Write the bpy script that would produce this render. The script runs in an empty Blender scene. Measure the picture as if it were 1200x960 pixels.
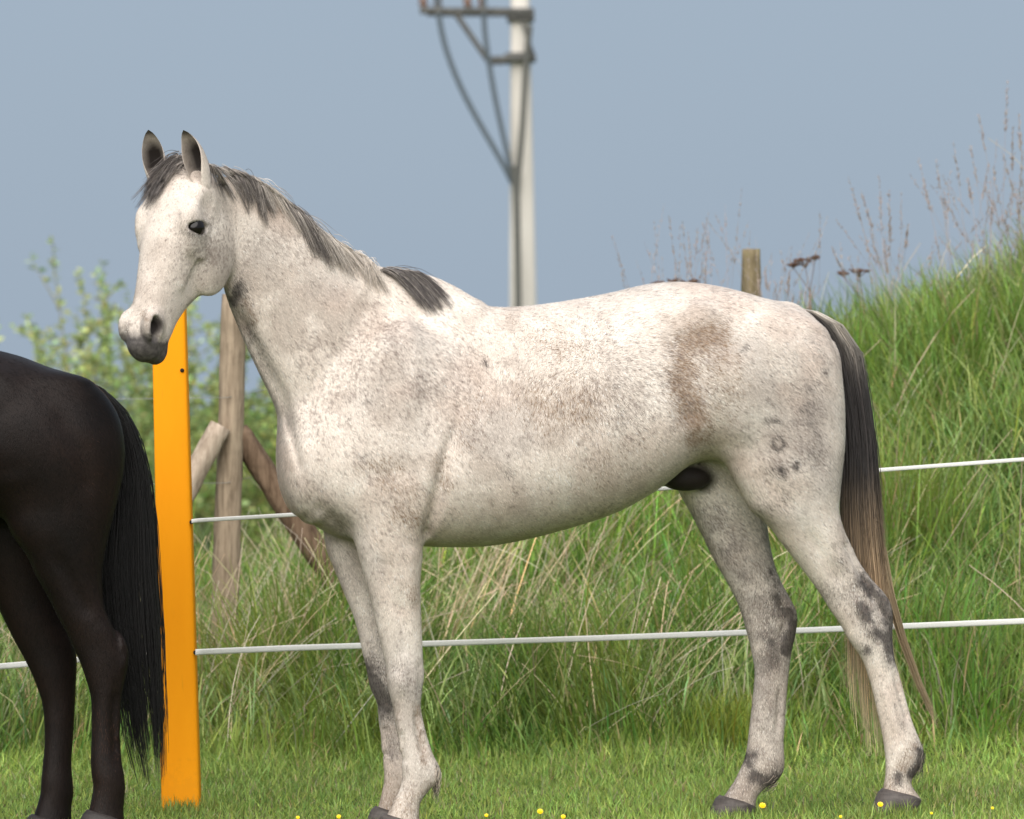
import bpy, bmesh, math, random
import numpy as np
from mathutils import Vector, Matrix
from mathutils.bvhtree import BVHTree

R = math.radians
sc = bpy.context.scene
COL = sc.collection

# ------------------------------------------------------------------ camera
CAM_D, CAM_H, FPX = 14.0, 1.30, 5180.0          # distance to the grey horse, lens height, focal length in px of a 1200 px wide frame
cam_data = bpy.data.cameras.new('camera')
cam_data.sensor_width = 36.0
cam_data.lens = 36.0 * FPX / 1200.0
cam_data.clip_start, cam_data.clip_end = 0.1, 3000.0
cam_data.dof.use_dof = True
cam_data.dof.focus_distance = 13.8
cam_data.dof.aperture_fstop = 5.0
cam = bpy.data.objects.new('camera', cam_data)
cam.location = (0, -CAM_D, CAM_H)
cam.rotation_euler = (R(90), 0, 0)
COL.objects.link(cam)
sc.camera = cam

# ------------------------------------------------------------------ world: even grey-blue rain-cloud sky
SUN_EL, SUN_AZ = 44.0, -171.0                      # azimuth of the light, degrees from +Y towards +X
world = bpy.data.worlds.new('World')
sc.world = world
world.use_nodes = True
wn, wl = world.node_tree.nodes, world.node_tree.links
wn.clear()
out = wn.new('ShaderNodeOutputWorld')
bg = wn.new('ShaderNodeBackground'); bg.inputs['Strength'].default_value = 0.10
sky = wn.new('ShaderNodeTexSky'); sky.sky_type = 'NISHITA'; sky.sun_disc = False
sky.sun_elevation = R(SUN_EL); sky.sun_rotation = R(SUN_AZ)
sky.dust_density = 4.0; sky.air_density = 1.0; sky.ozone_density = 1.0
tc = wn.new('ShaderNodeTexCoord')
nz = wn.new('ShaderNodeTexNoise'); nz.inputs['Scale'].default_value = 2.2; nz.inputs['Detail'].default_value = 4.0
rp = wn.new('ShaderNodeValToRGB')
rp.color_ramp.elements[0].position = 0.25; rp.color_ramp.elements[0].color = (2.78, 3.46, 4.30, 1)
rp.color_ramp.elements[1].position = 0.75; rp.color_ramp.elements[1].color = (3.08, 3.76, 4.58, 1)
mx = wn.new('ShaderNodeMix'); mx.data_type = 'RGBA'; mx.inputs['Factor'].default_value = 0.90
wl.new(tc.outputs['Generated'], nz.inputs['Vector'])
wl.new(nz.outputs['Fac'], rp.inputs['Fac'])
wl.new(sky.outputs['Color'], mx.inputs['A'])
wl.new(rp.outputs['Color'], mx.inputs['B'])
wl.new(mx.outputs['Result'], bg.inputs['Color'])
wl.new(bg.outputs['Background'], out.inputs['Surface'])

# ------------------------------------------------------------------ sun through thin cloud
sun_d = bpy.data.lights.new('sun', 'SUN')
sun_d.energy = 4.3
sun_d.angle = R(85)
sun_d.color = (1.0, 0.955, 0.90)
sun = bpy.data.objects.new('sun', sun_d)
el, az = R(SUN_EL), R(SUN_AZ)
to_sun = Vector((math.cos(el) * math.sin(az), math.cos(el) * math.cos(az), math.sin(el)))
sun.rotation_euler = to_sun.to_track_quat('Z', 'Y').to_euler()
COL.objects.link(sun)

# ------------------------------------------------------------------ picture settings
sc.view_settings.view_transform = 'Standard'
sc.view_settings.look = 'None'
sc.view_settings.gamma = 1.0
sc.view_settings.exposure = 0.36
sc.render.engine = 'CYCLES'
sc.cycles.max_bounces = 6
sc.cycles.use_denoising = True

# ------------------------------------------------------------------ helpers
rng = np.random.default_rng(7)
random.seed(7)

def tag(o, label=None, cat=None, group=None, kind=None):
    if label: o['label'] = label
    if cat: o['category'] = cat
    if group: o['group'] = group
    if kind: o['kind'] = kind
    return o

def empty(name, loc=(0, 0, 0), label=None, cat=None, group=None):
    o = bpy.data.objects.new(name, None)
    o.location = loc
    o.empty_display_size = 0.1
    COL.objects.link(o)
    return tag(o, label, cat, group)

def link_mesh(name, me, mat=None, parent=None, smooth=True):
    if smooth and len(me.polygons):
        me.polygons.foreach_set('use_smooth', np.ones(len(me.polygons), dtype=bool))
    if mat: me.materials.append(mat)
    o = bpy.data.objects.new(name, me)
    COL.objects.link(o)
    if parent:
        o.parent = parent
        o.matrix_parent_inverse = Matrix.Translation(parent.location).inverted() if parent.type == 'EMPTY' or True else Matrix()
    return o

def np_mesh(name, V, F, attrs=None):
    """V (n,3); F (m,k) uniform faces of k corners, or a list of such arrays."""
    if not isinstance(F, (list, tuple)): F = [F]
    me = bpy.data.meshes.new(name)
    me.vertices.add(len(V))
    me.vertices.foreach_set('co', np.asarray(V, dtype=np.float32).ravel())
    nl = sum(f.size for f in F); nf = sum(len(f) for f in F)
    me.loops.add(nl); me.polygons.add(nf)
    me.loops.foreach_set('vertex_index', np.concatenate([np.asarray(f, dtype=np.int32).ravel() for f in F]))
    tot = np.concatenate([np.full(len(f), f.shape[1], dtype=np.int32) for f in F])
    st = np.concatenate([[0], np.cumsum(tot)[:-1]]).astype(np.int32)
    me.polygons.foreach_set('loop_start', st)
    me.polygons.foreach_set('loop_total', tot)
    me.update(calc_edges=True)
    me.validate()
    for nm, a in (attrs or {}).items():
        at = me.color_attributes.new(nm, 'FLOAT_COLOR', 'POINT')
        at.data.foreach_set('color', np.asarray(a, dtype=np.float32).ravel())
    return me

def at_px(px, py, Y):
    """the point seen at photo pixel (px, py), on the plane at depth Y"""
    d = Y + CAM_D
    return Vector(((px - 600.0) / FPX * d, Y, CAM_H - (py - 480.0) / FPX * d))

def to_px(V):
    d = V[:, 1] + CAM_D
    return 600.0 + FPX * V[:, 0] / d, 480.0 - FPX * (V[:, 2] - CAM_H) / d

def smoothstep(a, b, x):
    t = np.clip((x - a) / (b - a), 0, 1)
    return t * t * (3 - 2 * t)

class Nodes:
    """small helper round a node material"""
    def __init__(self, name):
        self.m = bpy.data.materials.new(name)
        self.m.use_nodes = True
        self.n, self.l = self.m.node_tree.nodes, self.m.node_tree.links
        self.b = self.n['Principled BSDF']
    def new(self, t, **kw):
        nd = self.n.new(t)
        for k, v in kw.items():
            if k in nd.inputs: nd.inputs[k].default_value = v
            else: setattr(nd, k, v)
        return nd
    def link(self, a, b): self.l.new(a, b)
    def coords(self, scale=(1, 1, 1), kind='Object', rot=(0, 0, 0)):
        c = self.new('ShaderNodeTexCoord'); mp = self.new('ShaderNodeMapping')
        mp.inputs['Scale'].default_value = scale
        mp.inputs['Rotation'].default_value = rot
        self.link(c.outputs[kind], mp.inputs['Vector'])
        return mp.outputs['Vector']
    def noise(self, vec, scale, detail=3.0, rough=0.55, dist=0.0):
        t = self.new('ShaderNodeTexNoise', Scale=scale, Detail=detail, Roughness=rough, Distortion=dist)
        self.link(vec, t.inputs['Vector'])
        return t.outputs['Fac']
    def ramp(self, fac, stops):
        r = self.new('ShaderNodeValToRGB')
        while len(r.color_ramp.elements) < len(stops): r.color_ramp.elements.new(0.5)
        for e, (p, c) in zip(r.color_ramp.elements, stops):
            e.position = p
            e.color = (*c, 1) if isinstance(c, (tuple, list)) else (c, c, c, 1)
        self.link(fac, r.inputs['Fac'])
        return r.outputs['Color']
    def mix(self, fac, a, b, blend='MIX'):
        x = self.new('ShaderNodeMix', data_type='RGBA', blend_type=blend)
        for s, v in (('Factor', fac), ('A', a), ('B', b)):
            if isinstance(v, bpy.types.NodeSocket): self.link(v, x.inputs[s])
            elif isinstance(v, (tuple, list)): x.inputs[s].default_value = (*v, 1)
            else: x.inputs[s].default_value = v
        return x.outputs['Result']
    def math(self, op, a, b=None, clamp=False):
        x = self.new('ShaderNodeMath', operation=op, use_clamp=clamp)
        for i, v in enumerate((a, b)):
            if v is None: continue
            if isinstance(v, bpy.types.NodeSocket): self.link(v, x.inputs[i])
            else: x.inputs[i].default_value = v
        return x.outputs[0]
    def bump(self, h, strength=0.3, dist=0.002):
        b = self.new('ShaderNodeBump', Strength=strength, Distance=dist)
        self.link(h, b.inputs['Height'])
        self.link(b.outputs['Normal'], self.b.inputs['Normal'])
    def attr(self, name):
        return self.new('ShaderNodeAttribute', attribute_name=name)
    def color(self, c):
        if isinstance(c, bpy.types.NodeSocket): self.link(c, self.b.inputs['Base Color'])
        else: self.b.inputs['Base Color'].default_value = (*c, 1)
    def rough(self, r, spec=0.5):
        self.b.inputs['Roughness'].default_value = r
        self.b.inputs['Specular IOR Level'].default_value = spec
# ================================================================== ground
def ground_z(X, Y):
    X, Y = np.asarray(X, float), np.asarray(Y, float)
    lawn = -.038 + .036 * smoothstep(.75, 1.25, X) * smoothstep(3, 1, Y)
    hc = np.maximum(.04, .25 + .445 * (X + 1.16))
    hc = np.where(X > 3.4,   .25 + .445 * 4.56 + .2 * (X - 3.4), hc)
    hc = hc + .05 * smoothstep(1.5, 2.5, X)
    hc = np.minimum(hc, 3.0)
    hc = np.where(X < -1.2, .23 * smoothstep(-4.5, -1.2, X) + .002, hc)
    up = smoothstep(1.7, 6.3, Y)
    down = smoothstep(6.6, 13.0, Y)
    bump = .02 * np.sin(2.1 * X + .7 * Y) * np.cos(1.3 * Y - .5 * X) * smoothstep(1.5, 3, Y)
    return lawn + hc * up * (1 - down) + bump

def soil_material():
    m = Nodes('meadow_ground')
    v = m.coords()
    f = m.noise(v, 1.7, 6); g = m.noise(v, 60, 3)
    c = m.ramp(f, [(.3, (.045, .075, .016)), (.55, (.06, .10, .02)), (.75, (.085, .105, .035))])
    c = m.mix(m.math('MULTIPLY', g, .5), c, (.07, .06, .03))
    m.color(c); m.rough(.95, .1); m.bump(g, .6, .01)
    return m.m

def build_ground():
    ax = np.concatenate([-np.geomspace(1500, 6, 16), np.linspace(-5.5, 6.5, 120), np.geomspace(7, 1500, 16)])
    ay = np.concatenate([-np.geomspace(200, 5, 8), np.linspace(-4.5, 14, 160), np.geomspace(15, 2000, 18)])
    X, Y = np.meshgrid(ax, ay, indexing='ij')
    Z = ground_z(X, Y)
    V = np.stack([X, Y, Z], axis=-1).reshape(-1, 3)
    n, k = len(ax), len(ay)
    i, j = np.meshgrid(np.arange(n - 1), np.arange(k - 1), indexing='ij')
    a = (i * k + j).ravel()
    Q = np.stack([a, a + k, a + k + 1, a + 1], axis=1)
    o = link_mesh('ground', np_mesh('ground', V, Q), soil_material())
    tag(o, kind='structure')
build_ground()

# ================================================================== grass
def grass_material(name, rough=.55, trans=.35):
    m = Nodes(name)
    a = m.attr('tint')
    m.color(a.outputs['Color']); m.rough(rough, .25)
    tr = m.new('ShaderNodeBsdfTranslucent'); m.link(a.outputs['Color'], tr.inputs['Color'])
    mx_ = m.new('ShaderNodeMixShader'); mx_.inputs[0].default_value = trans
    m.link(m.b.outputs[0], mx_.inputs[1]); m.link(tr.outputs[0], mx_.inputs[2])
    m.link(mx_.outputs[0], m.n['Material Output'].inputs['Surface'])
    return m.m

def blades(X, Y, Z, H, Wd, lean, az, curl, col, seg=4, face=None):
    """curved tapering leaf blades; every argument is one value per blade"""
    n = len(X)
    t = np.linspace(0, 1, seg + 1)
    th0 = lean[:, None]; ang = th0 + curl[:, None] * t[None, :] ** 1.6          # angle from upright
    ds = H[:, None] / seg
    r = np.concatenate([np.zeros((n, 1)), np.cumsum(np.sin(ang[:, :-1]) * ds, axis=1)], axis=1)
    h = np.concatenate([np.zeros((n, 1)), np.cumsum(np.cos(ang[:, :-1]) * ds, axis=1)], axis=1)
    cx = X[:, None] + r * np.cos(az)[:, None]; cyy = Y[:, None] + r * np.sin(az)[:, None]; cz = Z[:, None] + h
    f = (az + math.pi / 2 + (rng.uniform(-.9, .9, n) if face is None else face))
    w = Wd[:, None] * (1 - t[None, :] ** 1.7) * (0.7 + .6 * t[None, :]) * .5
    dx, dy = np.cos(f)[:, None] * w, np.sin(f)[:, None] * w
    L = np.stack([cx - dx, cyy - dy, cz], axis=-1)[:, :-1]; Rr = np.stack([cx + dx, cyy + dy, cz], axis=-1)[:, :-1]
    tip = np.stack([cx, cyy, cz], axis=-1)[:, -1:]
    V = np.concatenate([L, Rr, tip], axis=1)          # n, 2*seg+1, 3
    k = 2 * seg + 1
    base = (np.arange(n) * k)[:, None, None]
    q = np.array([[i, seg + i, seg + i + 1, i + 1] for i in range(seg - 1)])[None]
    Q = (base + q).reshape(-1, 4)
    T = (np.arange(n) * k)[:, None] + np.array([[seg - 1, 2 * seg - 1, 2 * seg]])
    C = np.repeat(np.concatenate([col, np.ones((n, 1))], axis=1)[:, None, :], k, axis=1)
    return V.reshape(-1, 3), Q, T, C.reshape(-1, 4)

def merge(parts):
    V, Q, T, C = [], [], [], []; o = 0
    for v, q, t, c in parts:
        V.append(v); C.append(c)
        if len(q): Q.append(q + o)
        if len(t): T.append(t + o)
        o += len(v)
    F = []
    if Q: F.append(np.concatenate(Q))
    if T: F.append(np.concatenate(T))
    return np.concatenate(V), F, np.concatenate(C)

def field(X, Y, sc_, seed):
    """cheap smooth random field in 0..1"""
    r = np.random.default_rng(seed); a = np.zeros_like(X)
    for _ in range(7):
        k = r.normal(size=2) * sc_; a += np.sin(k[0] * X + k[1] * Y + r.uniform(0, 6.3))
    return np.clip(.5 + a / 6, 0, 1)

def tint(n, base, dv=.25, dh=.12, r=None):
    r = r or rng
    v = np.exp(r.normal(0, dv, n))[:, None]
    c = np.array(base)[None, :] * v
    c[:, 0] *= np.exp(r.normal(0, dh, n)); c[:, 2] *= np.exp(r.normal(0, dh, n))
    return c

def tube_strands(P, rad, col, sides=3):
    """P (n, m, 3) polylines, rad (n, m), col (n, 3) or (n, m, 3) -> verts, quads, colours"""
    n, m = P.shape[:2]
    T = np.gradient(P, axis=1); T /= np.linalg.norm(T, axis=2, keepdims=True) + 1e-9
    ref = np.where(np.abs(T[..., 2:3]) > .8, np.array([[[1.0, 0, 0]]]), np.array([[[0, 0, 1.0]]]))
    A = np.cross(T, ref); A /= np.linalg.norm(A, axis=2, keepdims=True) + 1e-9
    B = np.cross(T, A)
    a = np.arange(sides) * 2 * math.pi / sides
    V = P[:, :, None, :] + rad[:, :, None, None] * (A[:, :, None, :] * np.cos(a)[None, None, :, None] + B[:, :, None, :] * np.sin(a)[None, None, :, None])
    b0 = (np.arange(n) * m * sides)[:, None, None]
    i = np.arange(m - 1)[:, None] * sides; j = np.arange(sides)[None, :]
    q = np.stack([i + j, i + (j + 1) % sides, i + sides + (j + 1) % sides, i + sides + j], axis=-1).reshape(1, -1, 4)
    Q = (b0 + q).reshape(-1, 4)
    if col.ndim == 2: col = np.repeat(col[:, None, :], m, axis=1)
    C = np.repeat(np.concatenate([col, np.ones((n, m, 1))], axis=2)[:, :, None, :], sides, axis=2)
    return V.reshape(-1, 3), Q, C.reshape(-1, 4)

def build_grass():
    GM = grass_material('grass_blade')
    r = rng
    # --- short grazed lawn
    n = 125000
    Y = r.uniform(-1.3, 3.3, n); X = r.uniform(-1, 1, n) * (2.05 + .02 * Y) + .05
    H = (.018 + .028 * r.random(n)) * (1 + .8 * field(X, Y, 2.2, 3)) * (1 + 1.1 * smoothstep(1.6, 2.8, Y))
    dry = r.random(n) < .10
    c = tint(n, (.30, .41, .095), .24)
    c *= (.85 + .4 * field(X, Y, 1.6, 5))[:, None]
    c[dry] = tint(dry.sum(), (.38, .33, .17), .2)
    V1 = blades(X, Y, ground_z(X, Y) - .003, H, .0032 + .0035 * r.random(n), r.uniform(.2, 1.2, n), r.uniform(0, 6.283, n), r.uniform(.1, 1.0, n), c, seg=2)
    v, F, C = merge([V1])
    o = link_mesh('lawn_grass', np_mesh('lawn_grass', v, F, {'tint': C}), GM, smooth=False)
    tag(o, 'short grazed green grass under the horses', 'grass', kind='stuff')
    # --- long meadow grass on the bank
    parts = []
    def sample(n, y0, y1, x0=-2.7, x1=3.2):
        Y = r.uniform(y0, y1, n); return r.uniform(x0, x1, n), Y
    # front edge and the whole slope
    n = 80000
    X, Y = sample(n, 2.25, 7.0)
    edge = 2.45 + .25 * (field(X, Y * 0, 1.6, 11) - .5) + .12 * r.normal(size=n)
    keep = Y > edge; X, Y = X[keep], Y[keep]; n = len(X)
    tuft = field(X, Y, 3.3, 21); tone = field(X, Y, 1.1, 22); tone2 = field(X, Y, 4.5, 23)
    H = (.22 + .36 * r.random(n) ** 1.3) * (.5 + .95 * tuft) * (.55 + .45 * smoothstep(2.2, 3.2, Y)) * (1 - .25 * smoothstep(-.5, 1.8, X) * smoothstep(3, 6, Y))
    c = tint(n, (.185, .300, .062), .36, .17)
    c *= (.60 + .70 * tone)[:, None]
    yel = smoothstep(.55, .85, tone2)[:, None]
    c = c * (1 - .6 * yel) + tint(n, (.26, .31, .06), .2) * .6 * yel
    up_right = (smoothstep(.2, 2.2, X) * smoothstep(3.5, 6.3, Y))[:, None]
    c = c * (1 - .35 * up_right) + tint(n, (.25, .31, .06), .25) * .35 * up_right
    dry = r.random(n) < .05 + .14 * field(X, Y, 1.9, 24) ** 2
    c[dry] = tint(dry.sum(), (.46, .38, .21), .22)
    lean = np.abs(r.normal(.14, .26, n)) + .30 * (1 - tuft); az = 9.0 * field(X, Y, 2.6, 25) + r.normal(0, .9, n)
    wild = r.random(n) < .3; az[wild] = r.uniform(0, 6.283, wild.sum())
    parts.append(blades(X, Y, ground_z(X, Y) - .01, H, .0048 + .0062 * r.random(n), lean, az, r.gamma(2.0, .52, n), c, seg=4))
    # broad bent blades, their highlights put in as a paler green
    n = 15000
    X, Y = sample(n, 2.55, 6.8)
    c = tint(n, (.33, .43, .15), .25)
    parts.append(blades(X, Y, ground_z(X, Y), .24 + .24 * r.random(n), .006 + .005 * r.random(n), r.uniform(.05, .5, n), r.uniform(0, 6.283, n), r.uniform(.6, 2.2, n), c, seg=5))
    # yellow-green tuft by the far hind foot
    for (cx_, cy_, nn, rad, hh) in ((.78, 2.5, 420, .14, .22),):
        X = cx_ + rad * r.normal(size=nn) * .6; Y = cy_ + rad * r.normal(size=nn) * .5
        parts.append(blades(X, Y, ground_z(X, Y), hh * r.uniform(.5, 1.1, nn), .004 + .004 * r.random(nn), r.uniform(.0, .5, nn), r.uniform(0, 6.283, nn), r.uniform(.2, 1.0, nn), tint(nn, (.29, .34, .06), .2), seg=4))
    v, F, C = merge(parts)
    o = link_mesh('meadow_grass', np_mesh('meadow_grass', v, F, {'tint': C}), GM, smooth=False)
    tag(o, 'long uncut green grass covering the bank behind the fence', 'grass', kind='stuff')
    # --- straw: last year's stalks leaning to the right through the green
    n = 5600
    X, Y = sample(n, 2.5, 6.6)
    dens = field(X, Y, 1.7, 31) + .75 * np.exp(-((X - .1) ** 2) / .35 - ((Y - 4.0) ** 2) / 2.6) + .35 * np.exp(-((X + 1.1) ** 2) / .12)
    keep = r.random(n) < (.05 + .9 * smoothstep(.55, 1.15, dens) ** 1.5); X, Y = X[keep], Y[keep]; n = len(X)
    L = r.uniform(.35, .85, n); m_ = 7; t = np.linspace(0, 1, m_)
    az = r.normal(0, .55, n); az[r.random(n) < .14] += math.pi
    ln = np.abs(r.normal(.55, .3, n)); cv = r.uniform(-.1, .7, n)
    ang = ln[:, None] + cv[:, None] * t[None, :] ** 2
    rr = np.concatenate([np.zeros((n, 1)), np.cumsum(np.sin(ang[:, 1:]), axis=1)], axis=1) * (L / (m_ - 1))[:, None]
    hh = np.concatenate([np.zeros((n, 1)), np.cumsum(np.cos(ang[:, 1:]), axis=1)], axis=1) * (L / (m_ - 1))[:, None]
    P = np.stack([X[:, None] + rr * np.cos(az)[:, None], Y[:, None] + rr * np.sin(az)[:, None], ground_z(X, Y)[:, None] + hh], axis=-1)
    rad = (.0015 + .0014 * r.random(n))[:, None] * (1 - .55 * t)[None, :]
    v, q, C = tube_strands(P, rad, tint(n, (.66, .54, .38), .28, .10))
    sm = grass_material('straw', .7, .1)
    o = link_mesh('dry_grass_stalks', np_mesh('dry_grass_stalks', v, q, {'tint': C}), sm)
    tag(o, 'pale straw stalks leaning through the long green grass', 'dry grass', kind='stuff')
    return GM, sm
GRASS_MAT, STRAW_MAT = build_grass()
# ================================================================== fences
def box_bm(size, bevel=0.0, seg=2):
    bm = bmesh.new()
    bmesh.ops.create_cube(bm, size=1)
    bmesh.ops.scale(bm, vec=size, verts=bm.verts)
    if bevel: bmesh.ops.bevel(bm, geom=list(bm.edges), offset=bevel, segments=seg, affect='EDGES')
    return bm

def bm_obj(name, bm, mat, parent=None, smooth=True):
    me = bpy.data.meshes.new(name); bm.to_mesh(me); bm.free()
    return link_mesh(name, me, mat, parent, smooth)

def ring_loft(rings, cap=True):
    """rings: list of (k,3) arrays -> verts, faces"""
    k = len(rings[0]); V = np.concatenate(rings); Q = []
    for i in range(len(rings) - 1):
        for j in range(k):
            Q.append((i * k + j, i * k + (j + 1) % k, (i + 1) * k + (j + 1) % k, (i + 1) * k + j))
    F = [np.array(Q)]
    if cap: F.append(np.array([tuple(range(k))[::-1], tuple(range(len(V) - k, len(V)))]))
    return V, F

def log_mesh(name, a, b, ra, rb, rough=.004, k=20, m=24, seed=0, wob=.006, square=0.0):
    """uneven timber from a to b"""
    r = np.random.default_rng(seed); a, b = np.array(a, float), np.array(b, float)
    d = b - a; L = np.linalg.norm(d); d /= L
    u = np.cross(d, [0, 1, 0]) if abs(d[1]) < .8 else np.cross(d, [1, 0, 0]); u /= np.linalg.norm(u); w = np.cross(d, u)
    ph = r.uniform(0, 6.3, 6); rings = []
    th = np.arange(k) * 2 * math.pi / k
    lob = sum(.35 * np.sin(e * th + ph[e - 2]) for e in (2, 3, 5))
    sq = 1.0 / np.maximum(np.abs(np.cos(th)), np.abs(np.sin(th))) if square else np.ones(k)
    for i in range(m):
        t = i / (m - 1); R0 = ra + (rb - ra) * t
        c = a + d * L * t + u * wob * math.sin(3.1 * t + ph[4]) + w * wob * math.sin(2.3 * t + ph[5])
        rad = R0 * (1 + square * (np.minimum(sq, 1.25) - 1)) + rough * (lob + .5 * r.normal(size=k))
        if i in (0, m - 1): rad = rad * .94
        rings.append(c + np.outer(np.cos(th) * rad, u) + np.outer(np.sin(th) * rad, w))
    V, F = ring_loft(rings)
    return np_mesh(name, V, F)

def wood_material(name, dark, light, along=(1, 1, .12), green=0.0):
    m = Nodes(name)
    v = m.coords(along)
    f = m.noise(v, 45, 6, .6, .3); g = m.noise(v, 160, 3); p = m.noise(m.coords(), 9, 4)
    c = m.ramp(f, [(.3, dark), (.62, light), (.8, tuple(x * 1.15 for x in light))])
    c = m.mix(m.math('MULTIPLY', m.ramp(p, [(.5, 0.0), (.75, 1.0)]), .45), c, tuple(x * .55 for x in dark))
    if green: c = m.mix(m.math('MULTIPLY', m.ramp(m.noise(m.coords(), 14, 4), [(.5, 0.0), (.7, 1.0)]), green), c, (.16, .17, .06))
    m.color(c); m.rough(.9, .15)
    m.bump(m.math('ADD', f, m.math('MULTIPLY', g, .5)), .6, .006)
    return m.m

def build_orange_post():
    m = Nodes('orange_painted_post')
    v = m.coords()
    sp = m.ramp(m.noise(v, 130, 2), [(.72, 0.0), (.78, 1.0)])
    soft = m.noise(m.coords((1, 1, .25)), 8, 4)
    c = m.ramp(soft, [(.3, (.93, .325, .006)), (.7, (.98, .360, .008))])
    c = m.mix(m.math('MULTIPLY', sp, .35), c, (.35, .12, .01))
    geo = m.new('ShaderNodeNewGeometry'); sxyz = m.new('ShaderNodeSeparateXYZ'); m.link(geo.outputs['Position'], sxyz.inputs[0])
    near_soil = m.math('SUBTRACT', .62, m.math('MULTIPLY', sxyz.outputs['Z'], 2.4))
    mud = m.ramp(m.math('ADD', near_soil, m.noise(v, 38, 5, .7)), [(.85, 0.0), (1.25, 1.0)])
    c = m.mix(m.math('MULTIPLY', mud, .07), c, (.16, .095, .035))
    scr = m.ramp(m.noise(m.coords((1, 1, .06)), 150, 3), [(.66, 0.0), (.74, 1.0)])
    c = m.mix(m.math('MULTIPLY', scr, .28), c, (.55, .22, .02))
    m.color(c); m.rough(.75, .12); m.bump(m.noise(m.coords((1, 1, .1)), 90, 3), .2, .002)
    Yp = .74
    base = at_px(214, 940, Yp); top = at_px(197, 318, Yp)
    base.z = float(ground_z(base.x, Yp)) - .12
    root = empty('orange_fence_post', (base.x, Yp, float(ground_z(base.x, Yp))), 'bright orange fence post behind the grey horse\'s muzzle', 'fence post')
    rings = []
    th = np.arange(40) * 2 * math.pi / 40
    n = 9.0
    sx = np.sign(np.cos(th)) * np.abs(np.cos(th)) ** (2 / n); sy_ = np.sign(np.sin(th)) * np.abs(np.sin(th)) ** (2 / n)
    for t in np.concatenate([np.linspace(0, .985, 18), [.995, 1.0]]):
        w = (.0655 + (.0555 - .0655) * t) * (1 if t < .99 else (.97 if t < .999 else .86)); dpt = .048 * (1 if t < .99 else .93)
        c = np.array(base.lerp(top, t))
        rings.append(c + np.stack([sx * w, sy_ * dpt, np.zeros(40)], axis=1))
    V, F = ring_loft(rings)
    link_mesh('post_body', np_mesh('post_body', V, F), m.m, root)
    hm = Nodes('hole_shade'); hm.color((.02, .012, .006)); hm.rough(.9)  # solid discs; the shade inside the rope holes is their dark colour
    for px, py in ((213.5, 434), (224.5, 612), (229, 764.5)):
        p = at_px(px, py, Yp - .047)
        bm = bmesh.new()
        bmesh.ops.create_cone(bm, cap_ends=True, segments=14, radius1=.0068, radius2=.0068, depth=.010, matrix=Matrix.Translation(p) @ Matrix.Rotation(R(90), 4, 'X'))
        bm_obj('rope_hole', bm, hm.m, root)
build_orange_post()

def build_tapes():
    m = Nodes('woven_fence_tape')
    v = m.coords((60, 60, 420))
    w = m.noise(v, 6, 2)
    c = m.ramp(w, [(.35, (.58, .57, .54)), (.6, (.82, .81, .78))])
    m.color(c); m.rough(.7, .2); m.bump(w, .5, .001)
    runs = (('top white fence tape stretched from the orange post to the right, behind the grey horse', [(224.5, 611, .685), (232, 610, .69), (340, 603.5, .85), (560, 589.5, 1.05), (780, 572.5, 1.1), (1030, 551, 1.1), (1200, 538.5, 1.05), (1330, 529, 1.0)], .0135),
            ('lower white fence tape running right from the orange post at knee height', [(229, 764.5, .685), (236, 764, .69), (340, 759.5, .85), (500, 754.5, 1.0), (700, 748, 1.1), (950, 738.5, 1.1), (1200, 728, 1.05), (1330, 722.5, 1.0)], .020),
            ('short end of upper white tape between the black tail and the orange post', [(-150, 634, .74), (60, 620, .74), (184, 610.5, .74), (196, 610, .74)], .0135),
            ('lower white tape left of the orange post, passing behind the black horse', [(-150, 789, .78), (0, 781, .77), (120, 771, .75), (188, 766, .74), (200, 765.5, .74)], .020))
    r = np.random.default_rng(4)
    for lab, pts, wd in runs:
        C = np.array([at_px(*p) for p in pts]); n = 60
        tt = np.linspace(0, len(C) - 1, n)
        P = np.stack([np.interp(tt, np.arange(len(C)), C[:, e]) for e in range(3)], axis=1)
        rings = []
        for i in range(n):
            a = .10 * math.sin(i * .31 + wd * 90) + .06 * r.normal()
            up = np.array([0, math.sin(a), math.cos(a)]); ou = np.array([0, -math.cos(a), math.sin(a)])
            h, th = wd / 2, .0013
            rings.append(P[i] + np.array([up * h + ou * th * .3, up * h * .5 + ou * th, -up * h * .5 + ou * th, -up * h + ou * th * .3, -up * h - ou * th * .3, -up * h * .5 - ou * th, up * h * .5 - ou * th, up * h - ou * th * .3]))
        V, F = ring_loft(rings)
        tag(link_mesh('fence_tape', np_mesh('fence_tape', V, F), m.m), lab, 'fence tape', 'white tapes of the paddock fence')
build_tapes()

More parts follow.
